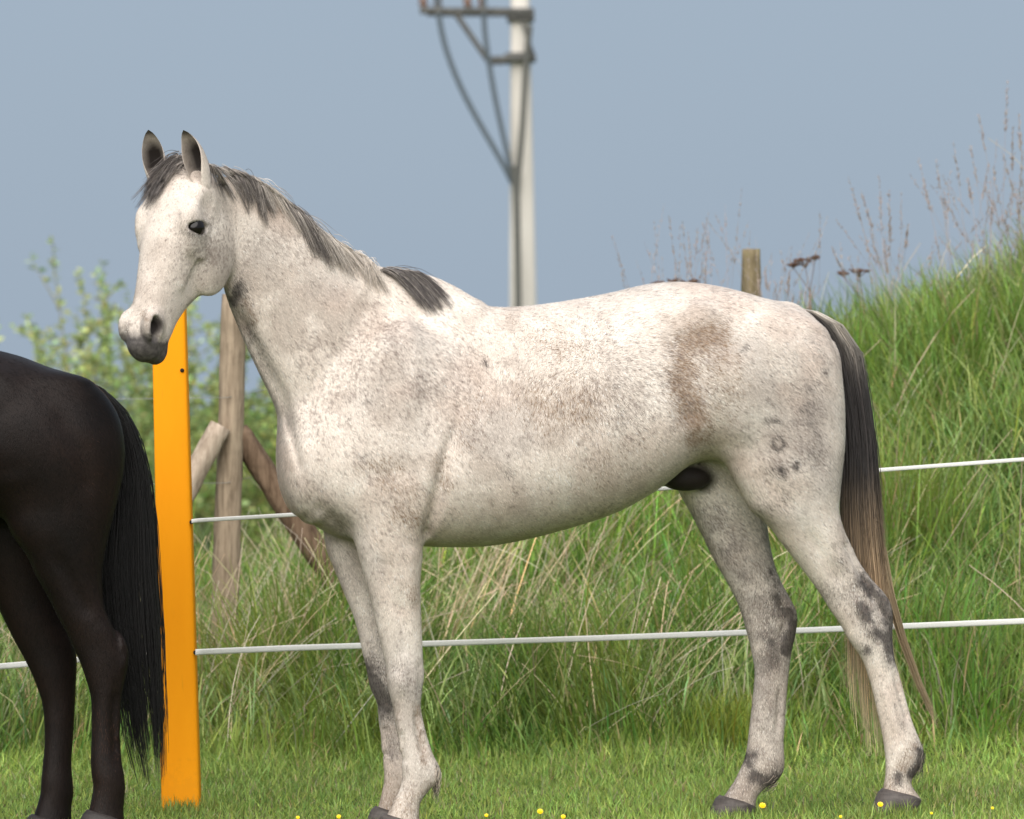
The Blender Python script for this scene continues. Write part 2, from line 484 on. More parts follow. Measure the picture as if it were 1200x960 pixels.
def build_old_fence():
    wm = wood_material('weathered_post_wood', (.17, .125, .085), (.36, .28, .20))
    bark = wood_material('barky_brace_wood', (.075, .045, .028), (.20, .135, .09))
    pale = wood_material('pale_cut_timber', (.24, .18, .13), (.46, .37, .29))
    mossy = wood_material('mossy_post_wood', (.11, .085, .05), (.25, .20, .12), green=.5)
    Yo = 3.95
    b_, t_ = at_px(262, 800, Yo), at_px(272, 345, Yo)
    root = empty('braced_wooden_post', (b_.x, Yo, float(ground_z(b_.x, Yo))), 'weathered wooden corner post with two leaning log braces behind the orange post', 'fence post')
    link_mesh('post', log_mesh('post', (b_.x, Yo, b_.z - .1), t_, .058, .050, seed=1), wm, root)
    A, B = at_px(90, 800, Yo - .2), at_px(260, 500, Yo - .075)
    link_mesh('brace', log_mesh('brace', (A.x, A.y, A.z), (B.x, B.y, B.z), .052, .045, seed=2), pale, root)['label'] = 'pale log brace leaning from the left'
    A, B = at_px(404, 692, Yo + .1), at_px(278, 505, Yo + .02)
    link_mesh('brace', log_mesh('brace', (A.x, A.y, A.z), (B.x, B.y, B.z), .058, .045, seed=3), bark, root)['label'] = 'dark bark-covered log brace leaning from the right'
    Y2 = 6.35
    t2 = at_px(880, 292, Y2)
    o = link_mesh('mossy_wooden_post', log_mesh('mossy_wooden_post', (t2.x + .01, Y2, float(ground_z(t2.x, Y2)) - .2), t2, .046, .045, seed=5, wob=.003), mossy)
    tag(o, 'mossy round wooden post standing on the bank behind the grey horse\'s rump', 'fence post')
    # thin old wires between the two posts
    m = Nodes('thin_wire'); m.color((.30, .30, .28)); m.rough(.4, .5); m.b.inputs['Metallic'].default_value = .6
    for lab, y0, y1 in (('thin rusty wire high on the old wooden fence', 466, 345), ('thin rusty wire low on the old wooden fence', 566, 420)):
        a = np.array(at_px(266, y0, Yo - .06)); b2 = np.array(at_px(880, y1, Y2 - .06)); a0 = np.array(at_px(-140, y0 + 6, Yo - .3))
        P = np.concatenate([a0 + (a - a0) * np.linspace(0, 1, 12)[:-1, None], a + (b2 - a) * np.linspace(0, 1, 16)[:, None]])[None]
        v, q, C = tube_strands(P, np.full(P.shape[:2], .0014), np.ones((1, 3)), 6)
        tag(link_mesh('fence_wire', np_mesh('fence_wire', v, q), m.m), lab, 'wire', 'wires of the old fence')
build_old_fence()

# ================================================================== concrete power pole, far behind
def build_pole():
    Yq = 48.0
    con = Nodes('pole_concrete')
    f = con.noise(con.coords((1, 1, .15)), 6, 5)
    con.color(con.ramp(f, [(.3, (.50, .47, .42)), (.7, (.66, .62, .56))])); con.rough(.9, .2); con.bump(f, .2, .01)
    st = Nodes('galvanised_arm'); st.color(st.ramp(st.noise(st.coords(), 12, 3), [(.3, (.07, .07, .065)), (.7, (.13, .125, .115))])); st.rough(.7); st.b.inputs['Metallic'].default_value = .3
    ca = Nodes('cable_sheath'); ca.color((.07, .09, .105)); ca.rough(.6)
    cd = Nodes('dark_conduit'); cd.color((.085, .085, .075)); cd.rough(.7)
    po = Nodes('brown_porcelain'); po.color((.16, .085, .055)); po.rough(.25)
    B, T = at_px(613.5, 420, Yq), at_px(609, -40, Yq)
    g = float(ground_z(B.x, Yq))
    root = empty('power_pole', (B.x, Yq, g), 'tall grey concrete power pole with crossarms and hanging cables behind the horse', 'power pole')
    d = Yq + CAM_D; k = d / FPX
    lo = np.array(B) + (np.array(B) - np.array(T)) * ((B.z - g) / (T.z - B.z))
    rings = []
    for t in np.linspace(0, 1, 20):
        c = lo + (np.array(T) - lo) * t
        y = 480 - (c[2] - CAM_H) / k
        w = (11.2 + (y - 20) * .0135) * k
        dd = w * .8; e = w * .3
        rings.append(c + np.array([(w, -dd + e, 0), (w - e, -dd, 0), (-w + e, -dd, 0), (-w, -dd + e, 0), (-w, dd - e, 0), (-w + e, dd, 0), (w - e, dd, 0), (w, dd - e, 0)]))
    V, F = ring_loft(rings)
    link_mesh('pole_shaft', np_mesh('pole_shaft', V, F), con.m, root, smooth=False)
    def beam(name, a, b, w, h, mat, Y=Yq, par=root):
        A_, B_ = np.array(at_px(*a, Y)), np.array(at_px(*b, Y)); dv = B_ - A_; L = np.linalg.norm(dv); bm = box_bm((L, w, h), min(w, h) * .15, 1)
        q = Vector(dv).to_track_quat('X', 'Z')
        bmesh.ops.transform(bm, matrix=Matrix.Translation((A_ + B_) / 2) @ q.to_matrix().to_4x4(), verts=bm.verts)
        return bm_obj(name, bm, mat, par, smooth=False)
    fr = Yq - .22
    for yy, dy in ((fr, 0), (Yq + .22, 3)):
        beam('crossarm', (500, 12.5 + dy), (626, 13 + dy), .07, .085, st.m, yy)
        beam('lower_bracket', (571, 70 + dy), (628, 67 + dy), .07, .085, st.m, yy)
        beam('diagonal_strut', (533, 13 + dy), (573, 71 + dy), .05, .06, st.m, yy)
    beam('pole_clamp', (594, 20), (626, 20), .42, .14, st.m, Yq)
    beam('pole_clamp', (592, 68), (627, 67), .42, .12, st.m, Yq)
    beam('pole_brace', (612, 25), (624, 62), .05, .05, st.m, fr)
    for x0 in (497, 513, 549, 565):                       # post insulators with sheds
        c = np.array(at_px(x0, 12, fr)); rings = []
        prof = [(.02, -.05), (.035, 0), (.03, .05)] + [(r_, z_) for i in range(6) for r_, z_ in ((.075, .08 + i * .11), (.04, .12 + i * .11))] + [(.03, .78), (.012, .80)]
        th = np.arange(12) * 2 * math.pi / 12
        lean = (-.12 if x0 in (497, 549) else 0)
        for r_, z_ in prof: rings.append(c + np.stack([np.cos(th) * r_ + lean * z_, np.sin(th) * r_, np.full(12, z_)], axis=1))
        V, F = ring_loft(rings); link_mesh('insulator', np_mesh('insulator', V, F), po.m, root)
        beam('insulator_foot', (x0 - 5, 12), (x0 + 6, 12), .12, .10, st.m, fr - .02)
    def cable(name, pts, r0, mat, Y):
        C = np.array([at_px(x, y, Y) for x, y in pts]); n = 40; tt = np.linspace(0, len(C) - 1, n)
        # smooth through the points
        P = np.stack([np.interp(tt, np.arange(len(C)), C[:, e]) for e in range(3)], axis=1)
        for _ in range(12): P[1:-1] = .5 * P[1:-1] + .25 * (P[:-2] + P[2:])
        v, q, _c = tube_strands(P[None], np.full((1, n), r0), np.ones((1, 3)), 10)
        link_mesh(name, np_mesh(name, v, q), mat, root)
    cable('hanging_cable', [(512, -10), (514, 20), (521, 55), (538, 100), (562, 145), (586, 185), (601, 215)], .040, ca.m, fr - .04)
    cable('hanging_cable', [(567, -6), (567, 30), (572, 68), (580, 115), (590, 160), (601, 210)], .038, ca.m, fr - .04)
    cable('conduit', [(621, 30), (616, 75), (613, 140), (609, 190), (605, 218), (606, 260), (607, 330), (608, 420)], .044, cd.m, Yq - .34)
    cable('conduit', [(601, 195), (605, 222), (606, 260), (607, 330), (608, 420)], .05, cd.m, Yq - .36)
build_pole()

# ================================================================== shrubs behind the corner post
def build_shrub(name, label, cx, Y, w, h, n_stem, n_leaf, seed, col, base=None):
    r = np.random.default_rng(seed)
    g = float(ground_z(cx, Y)) - .05
    root = empty(name, (cx, Y, g), label, 'shrub', 'leafy shrubs behind the old fence')
    m_ = 10; t = np.linspace(0, 1, m_)
    bx_ = cx + r.normal(0, w * .10, n_stem); by_ = Y + r.normal(0, .2, n_stem)
    ex = np.linspace(-1, 1, n_stem) * w * .5 + r.normal(0, w * .06, n_stem)
    L = h * r.uniform(.6, 1.0, n_stem) * (1 - .25 * np.abs(np.linspace(-1, 1, n_stem)))
    P = np.stack([bx_[:, None] + ex[:, None] * t[None] ** .9 + .05 * np.sin(t[None] * 6 + r.uniform(0, 6, n_stem)[:, None]) * t[None],
                  by_[:, None] + (r.normal(0, .35, n_stem))[:, None] * t[None],
                  g + L[:, None] * t[None]], axis=-1)
    # twigs
    nt = n_stem * 7
    si = r.integers(0, n_stem, nt); k0 = r.integers(2, m_ - 1, nt); a = P[si, k0]
    dirn = np.stack([r.normal(0, .8, nt), r.normal(0, .6, nt), r.uniform(.3, 1.3, nt)], axis=1); dirn /= np.linalg.norm(dirn, axis=1, keepdims=True)
    TL = h * r.uniform(.08, .24, nt)
    TP = a[:, None, :] + dirn[:, None, :] * (TL[:, None] * t[None])[..., None]
    AP = np.concatenate([P, TP])
    rad = np.concatenate([np.full(n_stem, .013), np.full(nt, .007)])[:, None] * (1 - .8 * t)[None]
    v, q, C = tube_strands(AP, rad, tint(len(AP), (.24, .25, .12), .2), 4)
    link_mesh('stems', np_mesh('stems', v, q, {'tint': C}), STRAW_MAT, root)
    # leaves along twigs and stem tops
    pick = r.random(n_leaf) ** 1.0
    which = np.where(r.random(n_leaf) < .42, r.integers(0, n_stem, n_leaf), r.integers(0, len(AP), n_leaf)); tt = r.beta(1.6, 1.0, n_leaf) * (m_ - 1)
    stem = which < n_stem; tt[stem] = (m_ - 1) * (.25 + .75 * r.random(stem.sum()))
    i0 = np.clip(tt.astype(int), 0, m_ - 2); u = (tt - i0)[:, None]
    c = AP[which, i0] * (1 - u) + AP[which, i0 + 1] * u
    d = r.normal(size=(n_leaf, 3)); d[:, 2] = np.abs(d[:, 2]) * .6 + .1; d /= np.linalg.norm(d, axis=1, keepdims=True)
    sdir = np.cross(d, r.normal(size=(n_leaf, 3))); sdir /= np.linalg.norm(sdir, axis=1, keepdims=True)
    ll = r.uniform(.05, .10, n_leaf)[:, None]; ww = ll * r.uniform(.16, .28, n_leaf)[:, None]
    V = np.stack([c, c + d * ll * .45 + sdir * ww, c + d * ll + np.array([0, 0, -.006]), c + d * ll * .45 - sdir * ww], axis=1)
    Q = np.arange(n_leaf * 4).reshape(-1, 4)
    cc = np.repeat(np.concatenate([tint(n_leaf, col, .3, .15, r), np.ones((n_leaf, 1))], axis=1)[:, None], 4, axis=1)
    link_mesh('foliage', np_mesh('foliage', V.reshape(-1, 3), Q, {'tint': cc.reshape(-1, 4)}), GRASS_MAT, root, smooth=False)

def sx(px, Y): return (px - 600) / FPX * (Y + CAM_D)
build_shrub('willow_shrub', 'airy yellow-green willow shrub left of the muzzle, its twig tips against the sky', sx(122, 28), 28, 1.7, 3.2, 18, 5200, 41, (.42, .49, .19))
build_shrub('willow_shrub', 'leafy green willow shrub seen behind the orange post', sx(205, 30), 30, 2.2, 2.9, 16, 6500, 42, (.36, .44, .17))
build_shrub('willow_shrub', 'dense green willow shrub behind the braced wooden post', sx(300, 29), 29, 2.2, 2.6, 18, 6800, 43, (.34, .42, .16))
build_shrub('low_bush', 'low dark green bush between the black tail and the orange post', sx(150, 24), 24, 2.3, 1.9, 18, 5600, 44, (.30, .38, .13))
build_shrub('low_bush', 'low green bush at the foot of the dark log brace', sx(330, 23), 23, 2.3, 1.9, 18, 5800, 45, (.31, .39, .13))
build_shrub('low_bush', 'low green bush behind the legs of the black horse', sx(15, 24), 24, 2.3, 1.25, 18, 5000, 46, (.30, .38, .13))
# ================================================================== horses: one implicit body each, turned into one continuous mesh
def smin(a, b, k):
    h = np.maximum(k - np.abs(a - b), 0.0) / k
    return np.minimum(a, b) - h * h * k * 0.25

def surface_nets(F, ax, ay, az):
    """mesh of F == 0 on a rectilinear grid (F < 0 inside)"""
    S = F < 0
    c = S[:-1, :-1, :-1].astype(np.uint8)
    for dx in (0, 1):
        for dy in (0, 1):
            for dz in (0, 1):
                if dx + dy + dz:
                    c = c + S[dx:S.shape[0] - 1 + dx, dy:S.shape[1] - 1 + dy, dz:S.shape[2] - 1 + dz]
    act = (c > 0) & (c < 8)
    I, J, K = np.nonzero(act)
    idx = np.full(act.shape, -1, dtype=np.int32)
    idx[I, J, K] = np.arange(len(I))
    acc = np.zeros((len(I), 3)); cnt = np.zeros(len(I))
    corners = [(x, y, z) for x in (0, 1) for y in (0, 1) for z in (0, 1)]
    for a in corners:
        for d in range(3):
            if a[d]: continue
            b = list(a); b[d] = 1
            fa = F[I + a[0], J + a[1], K + a[2]]; fb = F[I + b[0], J + b[1], K + b[2]]
            m = (fa < 0) != (fb < 0)
            t = np.where(m, fa / np.where(m, fa - fb, 1.0), 0.0)
            p = [ax[I + a[0]], ay[J + a[1]], az[K + a[2]]]
            q = [ax[I + b[0]], ay[J + b[1]], az[K + b[2]]]
            for e in range(3): acc[:, e] += np.where(m, p[e] + (q[e] - p[e]) * t, 0.0)
            cnt += m
    V = acc / cnt[:, None]
    quads = []
    for d in range(3):
        sl0 = [slice(None)] * 3; sl1 = [slice(None)] * 3
        sl0[d] = slice(0, -1); sl1[d] = slice(1, None)
        A = S[tuple(sl0)]; B = S[tuple(sl1)]
        X = np.array(np.nonzero(A != B))
        inside_first = A[tuple(X)]
        e1, e2 = [(1, 2), (2, 0), (0, 1)][d]
        ok = (X[e1] > 0) & (X[e2] > 0) & (X[e1] < F.shape[e1] - 1) & (X[e2] < F.shape[e2] - 1)
        X = X[:, ok]; inside_first = inside_first[ok]
        def cell(o1, o2):
            Y = X.copy(); Y[e1] -= o1; Y[e2] -= o2
            return idx[tuple(Y)]
        q = np.stack([cell(1, 1), cell(0, 1), cell(0, 0), cell(1, 0)], axis=1)
        q[~inside_first] = q[~inside_first][:, ::-1]
        quads.append(q)
    return V, np.concatenate(quads)

def relax(V, Q, n, lam=0.5, mu=-0.52):
    a = np.concatenate([Q[:, 0], Q[:, 1], Q[:, 2], Q[:, 3]]); b = np.concatenate([Q[:, 1], Q[:, 2], Q[:, 3], Q[:, 0]])
    i = np.concatenate([a, b]); j = np.concatenate([b, a])
    deg = np.bincount(i, minlength=len(V)).astype(float)
    for _ in range(n):
        for w in (lam, mu):
            m = np.stack([np.bincount(i, weights=V[j, e], minlength=len(V)) for e in range(3)], axis=1) / deg[:, None]
            V = V + w * (m - V)
    return V

class Beast:
    def __init__(self, H0, yaw, axes, pxmap=None):
        self.H0 = H0; self.cy, self.sy = math.cos(yaw), math.sin(yaw)
        self.s, self.l, self.z = [a.astype(np.float64) for a in axes]
        self.F = np.full((len(self.s), len(self.l), len(self.z)), 1.0, dtype=np.float32)
        self.pm = pxmap or (lambda x, y: (x, y))
    def P(self, px, py, l=0.0, mapped=True):
        """pixel -> (s, z) on the animal's own upright plane at side offset l (s forward, l to its left, z up)"""
        if mapped: px, py = self.pm(px, py)
        u, w = (px - 600.0) / FPX, (py - 480.0) / FPX
        d = (l + self.H0[0] * self.sy - (CAM_D + self.H0[1]) * self.cy) / (u * self.sy - self.cy)
        X, Y, Z = u * d, d - CAM_D, CAM_H - w * d
        return (-(X - self.H0[0]) * self.cy - (Y - self.H0[1]) * self.sy, Z)
    def world(self, V):
        s, l, z = V[:, 0], V[:, 1], V[:, 2]
        return np.stack([self.H0[0] - s * self.cy + l * self.sy, self.H0[1] - s * self.sy - l * self.cy, z], axis=1)
    def local(self, V):
        x, y = V[:, 0] - self.H0[0], V[:, 1] - self.H0[1]
        return np.stack([-x * self.cy - y * self.sy, x * self.sy - y * self.cy, V[:, 2]], axis=1)
    def box(self, lo, hi):
        r = []
        for a, x0, x1 in zip((self.s, self.l, self.z), lo, hi):
            i0 = max(0, np.searchsorted(a, x0) - 1); i1 = min(len(a), np.searchsorted(a, x1) + 1)
            r.append(slice(i0, max(i1, i0 + 1)))
        return tuple(r)
    def add(self, f, bx, k):
        self.F[bx] = smin(self.F[bx], f.astype(np.float32), k)
    # loft whose sections lie in planes that contain the side axis: st = [(A(s,z), B(s,z), lc, w, p, skew)]
    def loft(self, st, k=0.05, fine=6, cap=0.6, both=False, capk=None):
        A = np.array([x[0] for x in st], float); B = np.array([x[1] for x in st], float)
        prm = np.array([x[2:] for x in st], float)
        n = len(st); t = np.arange(n); tt = np.linspace(0, n - 1, (n - 1) * fine + 1)
        def cr(Y):
            Y = np.asarray(Y)
            o = np.empty((len(tt),) + Y.shape[1:])
            i = np.clip(np.floor(tt).astype(int), 0, n - 2); u = (tt - i).reshape((-1,) + (1,) * (Y.ndim - 1))
            p0, p1, p2, p3 = Y[np.maximum(i - 1, 0)], Y[i], Y[i + 1], Y[np.minimum(i + 2, n - 1)]
            return 0.5 * (2 * p1 + (p2 - p0) * u + (2 * p0 - 5 * p1 + 4 * p2 - p3) * u ** 2 + (3 * p1 - p0 - 3 * p2 + p3) * u ** 3)
        A, B, prm = cr(A), cr(B), cr(prm)
        C = (A + B) / 2; H = (A - B) / 2; h = np.linalg.norm(H, axis=1); U = H / h[:, None]
        T = np.gradient(C, axis=0); N = np.stack([-U[:, 1], U[:, 0]], axis=1)
        flip = np.sum(N * T, axis=1) < 0
        if flip.mean() > 0.5: N = -N
        pad = 0.08
        allp = np.concatenate([A, B])
        lmax = (np.abs(prm[:, 0]) + prm[:, 1] * 1.5).max()
        llo, lhi = (prm[:, 0] - prm[:, 1] * 1.5).min() - pad, (prm[:, 0] + prm[:, 1] * 1.5).max() + pad
        if both: llo, lhi = -lmax - pad, lmax + pad
        bx = self.box((allp[:, 0].min() - pad, llo, allp[:, 1].min() - pad), (allp[:, 0].max() + pad, lhi, allp[:, 1].max() + pad))
        s, z, l = self.s[bx[0]], self.z[bx[2]], self.l[bx[1]]
        px = np.stack(np.meshgrid(s, z, indexing='ij'), axis=-1).reshape(-1, 2)
        best = np.full(len(px), np.inf); T_ = np.zeros(len(px)); V_ = np.zeros(len(px)); H_ = np.ones(len(px)); D_ = np.zeros(len(px))
        dk = [(px - C[i]) @ N[i] for i in range(len(C))]
        vk = [(px - C[i]) @ U[i] for i in range(len(C))]
        for i in range(len(C) - 1):
            m = (dk[i] >= 0) & (dk[i + 1] < 0)
            if not m.any(): continue
            u = dk[i][m] / (dk[i][m] - dk[i + 1][m])
            v = vk[i][m] * (1 - u) + vk[i + 1][m] * u; hh = h[i] * (1 - u) + h[i + 1] * u
            sc_ = np.abs(v) / hh
            g = sc_ < best[m]
            ii = np.nonzero(m)[0][g]
            best[ii] = sc_[g]; T_[ii] = i + u[g]; V_[ii] = v[g]; H_[ii] = hh[g]; D_[ii] = 0
        for i, sg in ((0, -1), (len(C) - 1, 1)):
            m = (best == np.inf) & (dk[i] * sg >= 0)
            far = np.abs(vk[i]) / h[i]
            m &= np.linalg.norm(px - C[i], axis=1) < h[i] * 2.5 + 0.1
            T_[m] = i; V_[m] = vk[i][m]; H_[m] = h[i]; D_[m] = dk[i][m] / (cap * h[i]); best[m] = far[m]
        bad = best == np.inf
        i0 = np.clip(T_.astype(int), 0, len(C) - 2); u = T_ - i0
        q = prm[i0] * (1 - u)[:, None] + prm[i0 + 1] * u[:, None]
        sh = (len(s), len(z))
        v = (V_ / H_).reshape(sh); hh = H_.reshape(sh); D = D_.reshape(sh)
        lc, w, p, sk = [q[:, e].reshape(sh) for e in range(4)]
        ww = w * np.clip(1 + sk * np.clip(v, -1.2, 1.2), 0.15, 3)
        vp = np.abs(v) ** p; dp = np.abs(D) ** 2
        badr = bad.reshape(sh)
        for sg in ((1, -1) if both else (1,)):
            ln = np.abs((l[None, :, None] - sg * lc[:, None, :]) / ww[:, None, :])
            rho = (ln ** p[:, None, :] + vp[:, None, :] ) ** (1.0 / p[:, None, :])
            rho = np.sqrt(rho ** 2 + dp[:, None, :])
            f = (rho - 1) * np.minimum(hh, ww)[:, None, :]
            f = np.where(badr[:, None, :], 0.5, f)
            self.add(f, bx, k)
    # ellipsoid in a frame given by rows of M (local axes), centre c (s,l,z)
    def blob(self, c, r, M=None, k=0.03, sub=False):
        M = np.eye(3) if M is None else np.asarray(M)
        c, r = np.asarray(c, float), np.asarray(r, float)
        ext = np.sqrt(((M * r[:, None]) ** 2).sum(axis=0)) + k + 0.02
        bx = self.box(c - ext, c + ext)
        S, L, Z = self.s[bx[0]][:, None, None] - c[0], self.l[bx[1]][None, :, None] - c[1], self.z[bx[2]][None, None, :] - c[2]
        q = [(S * M[e, 0] + L * M[e, 1] + Z * M[e, 2]) / r[e] for e in range(3)]
        rho = np.sqrt(q[0] ** 2 + q[1] ** 2 + q[2] ** 2)
        f = (rho - 1) * r.min() if r.max() / r.min() < 2 else (rho - 1) * rho / np.maximum(np.sqrt((q[0] / r[0]) ** 2 + (q[1] / r[1]) ** 2 + (q[2] / r[2]) ** 2), 1e-6)
        if sub: self.F[bx] = -smin(-self.F[bx], f.astype(np.float32), k)
        else: self.add(f, bx, k)
    def tube(self, a, b, ra, rb, k=0.02):
        a, b = np.asarray(a, float), np.asarray(b, float)
        rm = max(ra, rb) + k + 0.02
        bx = self.box(np.minimum(a, b) - rm, np.maximum(a, b) + rm)
        S, L, Z = self.s[bx[0]][:, None, None], self.l[bx[1]][None, :, None], self.z[bx[2]][None, None, :]
        d = b - a
        t = np.clip(((S - a[0]) * d[0] + (L - a[1]) * d[1] + (Z - a[2]) * d[2]) / (d @ d), 0, 1)
        f = np.sqrt((S - a[0] - t * d[0]) ** 2 + (L - a[1] - t * d[1]) ** 2 + (Z - a[2] - t * d[2]) ** 2) - (ra + (rb - ra) * t)
        self.add(f, bx, k)
    def tube_sub(self, a, b, r, k=0.01):
        a, b = np.asarray(a, float), np.asarray(b, float)
        rm = r + k + 0.02
        bx = self.box(np.minimum(a, b) - rm, np.maximum(a, b) + rm)
        S, L, Z = self.s[bx[0]][:, None, None], self.l[bx[1]][None, :, None], self.z[bx[2]][None, None, :]
        d = b - a
        t = np.clip(((S - a[0]) * d[0] + (L - a[1]) * d[1] + (Z - a[2]) * d[2]) / (d @ d), 0, 1)
        f = np.sqrt((S - a[0] - t * d[0]) ** 2 + (L - a[1] - t * d[1]) ** 2 + (Z - a[2] - t * d[2]) ** 2) - r
        self.F[bx] = -smin(-self.F[bx], f.astype(np.float32), k)
    # soft groove (amp > 0) or ridge (amp < 0) along a pixel polyline, on both sides, only where |l| > lmin
    def groove(self, pts, width, amp, lref=0.15, lmin=0.03, side=0, w_end=None):
        Q = np.array([self.P(x, y, lref) for x, y in pts])
        pad = width * 2.6
        bx = self.box((Q[:, 0].min() - pad, -9, Q[:, 1].min() - pad), (Q[:, 0].max() + pad, 9, Q[:, 1].max() + pad))
        s, z, l = self.s[bx[0]], self.z[bx[2]], self.l[bx[1]]
        S, Z = np.meshgrid(s, z, indexing='ij')
        d2 = np.full(S.shape, 1e9); along = np.zeros(S.shape)
        for i in range(max(1, len(Q) - 1)):
            a = Q[i]; b = Q[min(i + 1, len(Q) - 1)]; e = b - a; L2 = max(e @ e, 1e-9)
            t = np.clip(((S - a[0]) * e[0] + (Z - a[1]) * e[1]) / L2, 0, 1)
            dd = (S - a[0] - t * e[0]) ** 2 + (Z - a[1] - t * e[1]) ** 2
            g = dd < d2
            d2 = np.where(g, dd, d2); along = np.where(g, (i + t) / max(1, len(Q) - 1), along)
        fade = np.ones_like(along) if len(Q) < 3 else np.clip(np.minimum(along, 1 - along) * 5, 0.25, 1)
        A = amp * fade * np.exp(-d2 / width ** 2)
        if side == 0: lw = smoothstep(lmin, lmin + 0.05, np.abs(l))
        else: lw = smoothstep(lmin, lmin + 0.05, l * side)
        self.F[bx] += (A[:, None, :] * lw[None, :, None]).astype(np.float32)

def leg_rows(b, rows, l, cos_y, sin_y):
    """rows of (pixel y, left x, right x, half thickness sideways) -> loft stations"""
    st = []
    for y, xl, xr, w in rows:
        L = l(y) if callable(l) else l
        F_, B_ = b.P(xl, y, L), b.P(xr, y, L)
        c = (F_[0] + B_[0]) / 2; hw = abs(F_[0] - B_[0]) / 2 * cos_y
        a = math.sqrt(max(hw * hw - (w * sin_y) ** 2, (0.55 * hw) ** 2)) / cos_y
        st.append(((c + a, F_[1]), (c - a, B_[1]), L, w, 2.15, 0.0))
    return st

TORSO = [  # x, top y, bottom y, half width, exponent, skew
    (966, 396, 500, .10, 2.1, 0), (950, 372, 530, .165, 2.1, 0), (925, 357, 548, .215, 2.15, -.05), (890, 349, 560, .25, 2.2, -.08),
    (850, 338, 540, .272, 2.25, -.08), (805, 331, 544, .283, 2.25, -.08), (762, 333, 576, .282, 2.2, -.10), (715, 343.5, 602, .287, 2.15, -.10),
    (660, 353.5, 620, .298, 2.15, -.12), (605, 360, 634, .298, 2.15, -.16), (565, 358, 640, .288, 2.1, -.25), (530, 347, 641, .272, 2.1, -.38),
    (495, 343, 640, .258, 2.1, -.40), (455, 355, 638, .240, 2.1, -.36), (415, 390, 634, .218, 2.15, -.25), (380, 420, 622, .19, 2.2, -.1), (352, 470, 600, .15, 2.2, 0)]
NECK = [  # crest, underline, half width, sideways bend
    ((540, 378), (366, 600), .155, 0, -.15), ((500, 345), (340, 556), .148, 0, -.25), ((452, 318), (326, 486), .118, .008, -.22), ((400, 289), (304, 437), .094, .028, -.18),
    ((350, 249), (284, 394), .078, .048, -.12), ((312, 223), (267, 353), .066, .066, -.06), ((282, 208), (258, 318), .058, .084, 0), ((258, 208), (244, 290), .048, .110, 0)]

NEAR_FORE = [(545, 392, 515, .070), (580, 400, 512, .085), (610, 409, 505, .088), (640, 417, 497, .080), (680, 428, 492.5, .066), (710, 436, 493, .057), (745, 444, 494.5, .049), (770, 450, 495.5, .045),
    (790, 454, 497, .047), (805, 455.5, 495.5, .045), (825, 460, 493, .036), (845, 464, 496, .031), (868, 468, 502, .030), (885, 470, 508, .033), (900, 471, 515.5, .037),
    (912, 471.5, 516, .036), (925, 468, 504, .033), (940, 461, 493, .034), (955, 454, 491, .040), (966, 449, 492, .044)]
FAR_FORE = [(560, 366, 465, .06), (600, 372, 452, .075), (625, 379, 446, .075), (645, 383, 441, .068), (668, 392, 441, .060), (695, 403, 447, .054), (722, 414, 453, .049), (747, 421, 460, .046), (766, 425, 464, .045),
    (790, 431, 471, .046), (805, 434, 472, .045), (825, 442, 473, .036), (843, 445, 475, .031), (872, 448, 479, .030), (890, 449, 485, .033), (904, 450, 491, .036),
    (916, 450, 489, .035), (931, 447, 479, .033), (946, 443, 474, .035), (957, 439, 475, .041)]
NEAR_HIND = [(392, 868, 958, .055), (410, 858, 968, .085), (440, 848, 981, .105), (480, 845, 988.5, .118), (520, 848, 989, .120), (552, 856, 986, .116), (577, 868, 983.5, .106), (600, 884, 982.5, .094), (620, 904, 988, .082), (640, 919, 997, .071),
    (660, 935, 1007, .062), (680, 950, 1022, .054), (700, 964, 1038, .049), (715, 973, 1044.5, .047), (732, 985, 1045.5, .045), (750, 995, 1045.5, .043), (772, 1010, 1048, .038), (790, 1017, 1053, .034),
    (811, 1023, 1059, .032), (846, 1031, 1069, .032), (866, 1035, 1077, .035), (880, 1037, 1082, .038), (892, 1038, 1081, .037), (906, 1038, 1073, .034), (917, 1036.5, 1067.5, .033), (927, 1035, 1072, .038), (936, 1033, 1079, .043)]
FAR_HIND = [(470, 800, 955, .10), (510, 792, 945, .115), (545, 786, 920, .112), (572, 794, 906, .102), (600, 809, 899, .092), (627, 823, 900, .080), (658, 838, 906, .067), (680, 851, 914, .058), (702, 862.5, 926, .052), (719, 869, 933.5, .049),
    (740, 875, 932.5, .046), (760, 880, 928, .043), (789, 884.5, 924, .037), (824, 881.5, 921, .033), (855, 878, 919, .032), (872, 876, 918, .034), (888, 873, 919, .037), (903, 867, 918, .037), (914, 861.5, 911, .035),
    (924, 855, 896, .034), (934, 848.5, 887, .038), (944, 842, 885, .043)]
